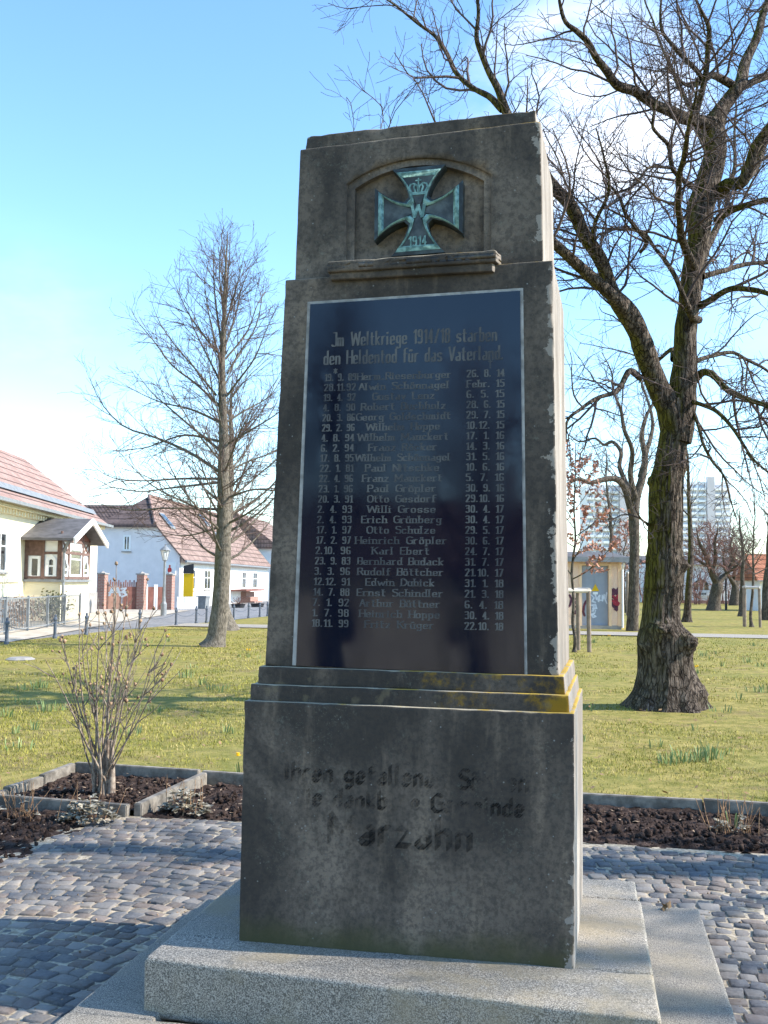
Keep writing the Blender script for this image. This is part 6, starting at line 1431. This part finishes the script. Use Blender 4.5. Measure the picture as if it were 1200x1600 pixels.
# ------------------------------------------------------------------ hut with graffiti
m = Mat('pebble_dash', .95, .1); s = m.noise(70, 4, .7)
m.color(m.mix(m.ramp(s, .38, .62), (0.78, 0.50, 0.34), (0.92, 0.68, 0.50))); m.bump(m.noise(90, 4), .8, .015); M_PEB = m.m
M_PEACH = plain('peach_render', (0.85, 0.58, 0.36), .9, .06, 3, .2)
M_DOORB = plain('blue_grey_door', (0.30, 0.33, 0.38), .6, .08, 2, .1)
DH = 36.8
def hx_(u): p = atd(u, 915, DH); return np.array([p[0], p[1]])
h0, h1 = hx_(845), hx_(970)
FH = Frame(h1, h0 - h1); FH.n = np.array([-FH.dx[1], FH.dx[0], 0.0])
if FH.n @ (np.append(h1, 0) - CAM_C) > 0: FH.n = -FH.n
hut = thing('utility_hut', 'small cream flat-roofed hut with blue-grey door and graffiti right of the memorial', 'hut', (h1[0], h1[1], 0), FH.rot)
def hp(u, v): return FH.pick(u, v)
W_ = float(np.linalg.norm(h1 - h0)); HZ = 2.42
dxl, dzt = hp(951, 884); dxr, dzb = hp(909, 974)
b = FB(FH); b.box(.0, dxl - .10, -3.0, 0, .12, HZ); b.box(dxr + .10, W_, -3.0, 0, .12, HZ); b.box(dxl - .1, dxr + .1, -3.0, -.0, dzt + .06, HZ - .004); b.box(dxl - .1, dxr + .1, -3, -.3, .12, dzt + .06)
b.build('wall', M_PEB, hut)
b = FB(FH); b.box(dxl - .10, dxl, -.28, .03, .1, dzt + .06); b.box(dxr, dxr + .10, -.28, .03, .1, dzt + .06); b.box(dxl, dxr, -.28, .027, dzt, dzt + .058); b.box(-.025, .10, -3.02, .025, .1, HZ - .008)
b.build('door_surround', M_PEACH, hut)
b = FB(FH); b.box(-.02, W_, -3.02, .02, -.5, .118); b.build('plinth', M_PLINTH, hut)
b = FB(FH); b.box(dxl + .01, dxr - .01, -.16, -.10, .121, dzt - .01); dr = b.build('door', M_DOORB, hut)
b = FB(FH); b.box(dxl + .01, dxr - .01, -.10, -.088, dzt - .40, dzt - .36); b.box((dxl + dxr) / 2 - .012, (dxl + dxr) / 2 + .012, -.10, -.09, .13, dzt - .41); b.build('door_rail', M_DOORB, dr)
wx, wz = hp(931, 921)
b = FB(FH); b.add([(wx - .14, -.086, wz - .06), (wx + .14, -.086, wz - .06), (wx, -.086, wz + .2)], [(0, 1, 2)]); b.build('warning_sign', M_YEL, dr)
b = FB(FH); b.box(wx - .09, wx + .09, -.095, -.086, wz - .18, wz - .09); b.build('sign_label', M_WPAINT, dr)
b = FB(FH)
b.hexa([(-.32, .34, HZ + .002), (W_ + .3, .34, HZ + .002), (W_ + .3, -3.3, HZ + .002), (-.32, -3.3, HZ + .002), (-.32, .34, HZ + .12), (W_ + .3, .34, HZ + .12), (W_ + .3, -3.3, HZ + .42), (-.32, -3.3, HZ + .42)])
b.build('roof', M_SLATE, hut)
b = FB(FH); b.box(-.34, W_ + .3, .342, .38, HZ - .05, HZ + .13); b.build('fascia', M_GREYM, hut)
b = FB(FH); b.tube([(-.05, .3, HZ - .05), (-.05, .06, HZ - .3), (-.05, .06, .05)], .04, 8); b.build('downpipe', M_WPAINT, hut)
M_GRAFW = plain('white_spray', (0.62, 0.66, 0.72), .8, .1, 9, 0); M_GRAFD = plain('dark_spray', (0.10, 0.035, 0.055), .8, .3, 9, 0); M_GRAFR = plain('red_spray', (0.33, 0.035, 0.05), .8, .3, 9, 0)
def graf(px, mat, par, y, nib, thin=.03, name='graffiti'):
    g = Letters(lambda p, q, l: FH.w(p, y + l * 6, q)); g.strokes([[hp(u, v) for u, v in L] for L in px], 0, 0, nib=nib, thin=thin, ang=.6); g.mb.build(name, mat, par)
graf([[(925, 930), (929, 934), (926, 940), (931, 941)], [(931, 929), (933, 937), (937, 931), (936, 940)], [(938, 930), (937, 938), (941, 938)], [(942, 930), (942, 939), (944, 931), (949, 943)], [(945, 929), (947, 936), (949, 926)],
      [(925, 946), (930, 945), (927, 952), (932, 950)], [(926, 955), (931, 953), (930, 958), (925, 960), (931, 962)], [(931, 944), (933, 951), (928, 948)], [(925, 960), (927, 965), (932, 963)]], M_GRAFW, dr, -.094, .055)
graf([[(916, 940), (913, 948), (912, 956), (914, 962)], [(917, 939), (914, 944)]], M_GRAFD, dr, -.094, .07, .05)
graf([[(956, 921), (959, 926), (957, 930)], [(960, 921), (962, 928), (966, 921)], [(967, 920), (967, 930), (964, 934)], [(957, 938), (959, 948), (963, 952)], [(966, 938), (964, 950), (962, 953)], [(958, 934), (966, 936)]], M_GRAFD, hut, .012, .13, .06)
graf([[(959, 932), (962, 936), (966, 931)], [(958, 940), (962, 938), (966, 942)], [(960, 944), (965, 944)]], M_GRAFR, hut, .020, .12, .06)
graf([[(890, 930), (893, 936), (891, 945), (888, 948)], [(898, 935), (902, 938), (898, 942), (903, 944)], [(899, 948), (903, 950), (899, 956)], [(897, 958), (904, 959)]], M_GRAFD, hut, .012, .07, .05)

# ------------------------------------------------------------------ white buildings on the far right
DC = 92.0
def far(u, D): p = atd(u, 915, D); return np.array([p[0], p[1]])
c0, c1 = far(1160, DC), far(1010, DC)
FC = Frame(c0, c1 - c0)
if FC.n @ (np.append(c0, 0) - CAM_C) > 0: FC.n = -FC.n
wb = thing('white_hall', 'long white building with arched window and sign behind the far trees', 'building', (c0[0], c0[1], 0), FC.rot)
WC = float(np.linalg.norm(c1 - c0))
b = FB(FC); b.box(0, WC, -8, 0, .02, 3.5); b.build('wall', M_WHITE, wb)
b = FB(FC); b.box(-.03, WC, -.5, .04, -.5, .28); b.build('plinth', M_BRICK, wb)
b = FB(FC); P = [(-.4, .5, 3.45), (WC, .5, 3.45), (WC, -4, 4.3), (-.4, -4, 4.3), (-.4, -8.5, 3.45), (WC, -8.5, 3.45)]; b.add(P, [(0, 1, 2, 3), (3, 2, 5, 4), (0, 3, 4), (1, 5, 2), (0, 4, 5, 1)]); b.build('roof', M_SLATE, wb)
def awin(u0, u1, vt, vb):
    xa, zt_ = FC.pick(u0, vt); xb, zb_ = FC.pick(u1, vb); xa, xb = min(xa, xb), max(xa, xb); r = (xb - xa) / 2; xm = (xa + xb) / 2
    pts = [(xa, zb_), (xb, zb_)] + [(xm + r * math.cos(a), zt_ - r * .8 + r * .8 * math.sin(a)) for a in np.linspace(0, math.pi, 12)]
    b = FB(FC); b.prism(pts, lambda p, q, t: (p, t, q), -.1, .03); o = b.build('arched_window', M_BROWN, wb)
    b = FB(FC); b.prism([(xm + (p - xm) * .88, zb_ + .05 + (q - zb_) * .9) for p, q in pts], lambda p, q, t: (p, t, q), 0, .036); b.build('pane', M_GLASS, o)
    b = FB(FC)
    for f in (.33, .66): b.box(xa + (xb - xa) * f - .04, xa + (xb - xa) * f + .04, .03, .045, zb_, zt_ - .1)
    b.build('window_bar', M_WPAINT, o)
awin(1084, 1107, 905, 922); awin(1040, 1062, 905, 922)
xa, zt_ = FC.pick(1083.5, 923.5); xb, zb_ = FC.pick(1108, 932); xa, xb = min(xa, xb), max(xa, xb)
b = FB(FC); b.box(xa, xb, .003, .06, zb_, zt_); o = b.build('wall_sign', M_WPAINT, wb)
b = FB(FC)
for i in range(4): b.box(xa + .30 + i * .13, xa + .39 + i * .13, .06, .068, (zt_ + zb_) / 2 - .09, (zt_ + zb_) / 2 + .09)
b.build('sign_lettering', M_BLACK, o)
DR = 66.0
c0, c1 = far(1187, DR), far(1310, DR + .3)
FR = Frame(c0, c1 - c0)
if FR.n @ (np.append(c0, 0) - CAM_C) > 0: FR.n = -FR.n
rb = thing('white_shed', 'low white building with bright orange tiled roof at the right edge', 'building', (c0[0], c0[1], 0), FR.rot)
WR = float(np.linalg.norm(c1 - c0))
b = FB(FR); b.box(0, WR, -3, 0, -.4, 2.05); b.build('wall', M_WHITE, rb)
b = FB(FR); P = [(-.3, .35, 1.95), (WR, .35, 1.95), (WR, -1.5, 3.7), (-.3, -1.5, 3.7), (-.3, -3.3, 1.95), (WR, -3.3, 1.95)]; b.add(P, [(0, 1, 2, 3), (3, 2, 5, 4), (0, 3, 4), (1, 5, 2), (0, 4, 5, 1)]); b.build('roof', M_TILE_O, rb)
b = FB(FR); b.box(-.3, WR, .352, .42, 1.88, 1.96); b.build('gutter', M_GREYM, rb)

# ------------------------------------------------------------------ distant tower blocks
M_TOWER = plain('tower_panel', (0.80, 0.80, 0.82), .9, .05, .05, 0)
M_TBAND = plain('tower_balcony_front', (0.85, 0.85, 0.86), .9, .03, .05, 0)
M_TDARK = plain('tower_recess', (0.46, 0.49, 0.54), .8, .1, .1, 0)
M_TCORE = plain('tower_stair_core', (0.55, 0.53, 0.55), .9, .1, .1, 0)
def tower(label, u0, u1, vtop, D, nst, nb, core, seed):
    c0, c1 = far(u0, D), far(u1, D); F = Frame(c1, c0 - c1)
    if F.n @ (np.append(c0, 0) - CAM_C) > 0: F.n = -F.n
    t = thing('tower_block', label, 'tower block', (c1[0], c1[1], 0), F.rot, None)
    W = float(np.linalg.norm(c1 - c0)); H = float(atd((u0 + u1) / 2, vtop, D)[2]); hs = (H - 4) / nst
    b = FB(F); b.box(0, W, -14, 0, -2, H); b.build('wall', M_TOWER, t)
    cw = W / nb
    for j in range(nb):
        if j in core: continue
        for i in range(nst):
            if (nst * nb) > 100 and False: continue
            z = 3 + i * hs; b = FB(F); b.box(j * cw + cw * .14, j * cw + cw * .86, .02, .06, z + hs * .42, z + hs * .90); o = b.build('window', M_TDARK, t)
            b = FB(F); b.box(j * cw + cw * .06, j * cw + cw * .94, .02, 1.3, z, z + hs * .38); b.build('balcony', M_TBAND, o)
    for j in core:
        b = FB(F); b.box(j * cw + .2, (j + 1) * cw - .2, .02, 1.8, -1, H + 2.2); b.build('stair_core', M_TCORE, t)
    return t
tower('pale tower block with a grey stair core seen through twigs above the hut roof', 916, 992, 757, 430, 15, 6, (1,), 1)
tower('pale tower block with a grey core seen right of the forked lime trunk', 1052, 1143, 752, 460, 16, 7, (2,), 2)

# ------------------------------------------------------------------ saplings and their stakes
M_STAKE = plain('weathered_stake', (0.24, 0.185, 0.14), .9, .25, 6, .3)
M_RAIL = plain('pale_stake_rail', (0.52, 0.47, 0.40), .9, .15, 6, .3)
M_BEECH = plain('dry_beech_leaf', (0.40, 0.20, 0.14), .8, .4, 5, 0)
def stake_frame(label, pts, H, rail_z, tie=True, r=.045):
    c = np.mean(pts, 0); t = thing('tree_stake_frame', label, 'tree stakes', (c[0], c[1], 0), 0, None)
    for p in pts:
        mb = MB(); mb.tube([(p[0], p[1], -.1), (p[0] + (c[0] - p[0]) * .06, p[1] + (c[1] - p[1]) * .06, H)], r, 9); mb.build('stake', M_STAKE, t)
    n = len(pts)
    for i in range(n if n > 2 else 1):
        a_, b_ = np.array(pts[i]), np.array(pts[(i + 1) % n]); a_ = a_ + (c[:2] - a_) * .06; b_ = b_ + (c[:2] - b_) * .06; e = (b_ - a_) * .06
        mb = MB(); mb.tube([(*(a_ - e), rail_z + .012 * i), (*(b_ + e), rail_z + .012 * i)], r * .95, 8); mb.build('rail', M_RAIL, t)
    return t
def sapling(label, loc, H, r0, seed, leaves, mat_c=M_TWIG3, first=.35, spread=.9):
    t = simple_tree('staked_sapling', label, loc, H, r0, 16, [dict(n=4, len=(.3, .9), ang=(.4, .9), w=.1, up=.04, seg=4, sides=3, r=.009, rmin=.003), dict(n=4, len=(.12, .4), ang=(.4, .9), w=.1, up=.03, seg=3, sides=3, r=.004, rmin=.0025)],
                    M_GREY, mat_c, seed, first=first, spread=spread, limb_len=.42, limb_ang=(.4, 1.2), trunk_top=.008, sides=6, gnarl=.05)
    if leaves:
        rd = np.random.default_rng(seed + 99); cr_ = [c for c in t.children if c.name.startswith('crown')][0]; me = cr_.data
        co = np.zeros(len(me.vertices) * 3, np.float32); me.vertices.foreach_get('co', co); co = co.reshape(-1, 3)
        pick = co[rd.integers(0, len(co), leaves)] + np.array(wmat(t))[:3, 3]; V = []; F = []
        keep = [noise.noise(Vector(p) * 1.1) > -.15 for p in pick]
        for p in pick[keep]:
            d1 = unit(rd.normal(0, 1, 3) + np.array([0, 0, -.6])) * rd.uniform(.03, .065); d2 = unit(np.cross(d1, rd.normal(0, 1, 3))) * np.linalg.norm(d1) * .55; q0 = len(V)
            V += [p, p + d1 * .9 + d2, p + d1 * 2, p + d1 * .9 - d2]; F.append([q0, q0 + 1, q0 + 2, q0 + 3])
        np_mesh('dry_leaves', np.array(V), np.array(F), M_BEECH, t)
    return t
p1 = onz(896, 1020); p2 = onz(921, 1019)
sapling('staked beech sapling holding dry brown leaves in front of the hut', (p1[0] + .02, p1[1] + .15, 0), 4.9, .034, 61, 2600, spread=1.25)
pl_ = p1 + (p1 - p2) * .55
stake_frame('pale-railed tree stakes round the brown-leaved sapling in front of the hut', [np.array([p2[0], p2[1]]), np.array([p1[0] - .45, p1[1] - .1]), np.array([p1[0] + .1, p1[1] + .95])], 1.42, 1.42, r=.052)
p = onz(988, 958)
sapling('staked sapling with reddish dry leaves between the hut and the gnarled tree', (p[0] - .3, p[1] + 1.0, 0), 5.2, .06, 62, 2600)
q1, q2 = onz(980, 962), onz(997, 962)
stake_frame('tree stakes standing between the hut and the gnarled tree', [q1[:2], q2[:2], (q1[:2] + q2[:2]) / 2 + np.array([0, .8])], 2.2, 2.15, r=.07)
q1, q2 = onz(1164, 979), onz(1188, 980)
stake_frame('tree stakes with a tie round the sapling at the right edge', [q1[:2], q2[:2], (q1[:2] + q2[:2]) / 2 + np.array([-.2, .8])], 1.55, 1.52, r=.055)
p = (q1 + q2) / 2
sapling('slender staked sapling at the right edge before the orange-roofed building', (p[0], p[1] + .2, 0), 5.6, .055, 63, 0)
p = onz(1134.5, 953); mb = MB(); mb.lathe((p[0], p[1], -.1), [(.08, 0), (.08, .5), (.055, .55), (.055, 2.3), (.02, 2.34)], 10)
tag(mb.build('black_post', M_BLACK), 'thin black iron post between the two pollarded trees on the far lawn', 'post')

# ------------------------------------------------------------------ behind the viewer: what the polished tablet mirrors
hm = thing('village_house', 'pale house with dark red roof behind the viewer, mirrored in the tablet', 'house', (-3.5, -26, 0), -.45)
def rbx(mb, x0, x1, y0, y1, z0, z1):
    M_ = wmat(hm); c = [M_ @ Vector((x, y, z)) for z in (z0, z1) for x, y in ((x0, y0), (x1, y0), (x1, y1), (x0, y1))]; mb.hexa(c)
mb = MB(); rbx(mb, -8, 9, -7, 0, -.1, 2.9); mb.build('wall', plain('grey_beige_render', (0.46, 0.42, 0.37), .9, .1, 2, .2), hm)
mb = MB(); M_ = wmat(hm); P = [M_ @ Vector(v) for v in ((-8.4, .4, 2.85), (9.4, .4, 2.85), (6.4, -3.5, 5.6), (-4.4, -3.5, 5.6), (-8.4, -7.4, 2.85), (9.4, -7.4, 2.85))]; mb.add(P, [(0, 1, 2, 3), (3, 2, 5, 4), (0, 3, 4), (1, 5, 2), (0, 4, 5, 1)]); mb.build('roof', M_TILE_D, hm)
for x in (-6, -3, 0.5, 4, 7):
    mb = MB(); rbx(mb, x - .5, x + .5, -.1, .03, .9, 2.2); o = mb.build('window', M_BROWN, hm); mb = MB(); rbx(mb, x - .42, x + .42, -.05, .036, .98, 2.12); mb.build('pane', M_GLASS, o)
TPB = [dict(n=4.0, len=(.6, 1.8), ang=(.5, 1.2), w=.18, up=.03, seg=6, sides=4, r=.028, rmin=.008, taper=.4), dict(n=6.0, len=(.3, .9), ang=(.5, 1.2), w=.2, up=.03, seg=4, sides=3, r=.012, rmin=.007, taper=.4)]
mt3 = simple_tree('park_tree', 'third bare park tree behind the viewer between the other two', (-1.6, -17.5, 0), 7.0, .24, 34, TPB, M_GREY, M_RED, 74, first=.25, spread=1.2)
mt1 = simple_tree('park_tree', 'bare park tree behind the viewer, mirrored in the tablet', (1.6, -15, 0), 10, .3, 34, TPB, M_GREY, M_TWIG, 71, first=.3, spread=.9)
mt2 = simple_tree('park_tree', 'second bare park tree behind the viewer nearer the pale house', (-4.2, -15.5, 0), 8, .26, 34, TPB, M_GREY, M_TWIG, 72, first=.3, spread=.9)
leafy('evergreen_bush', 'dark evergreen bush behind the viewer before the pale house', 'bush', (4.6, -14, .8), 1.6, 1.0, .9, 2500, plain('yew_leaf', (0.025, 0.04, 0.018), .7, .3, 4, 0), .07, 73)
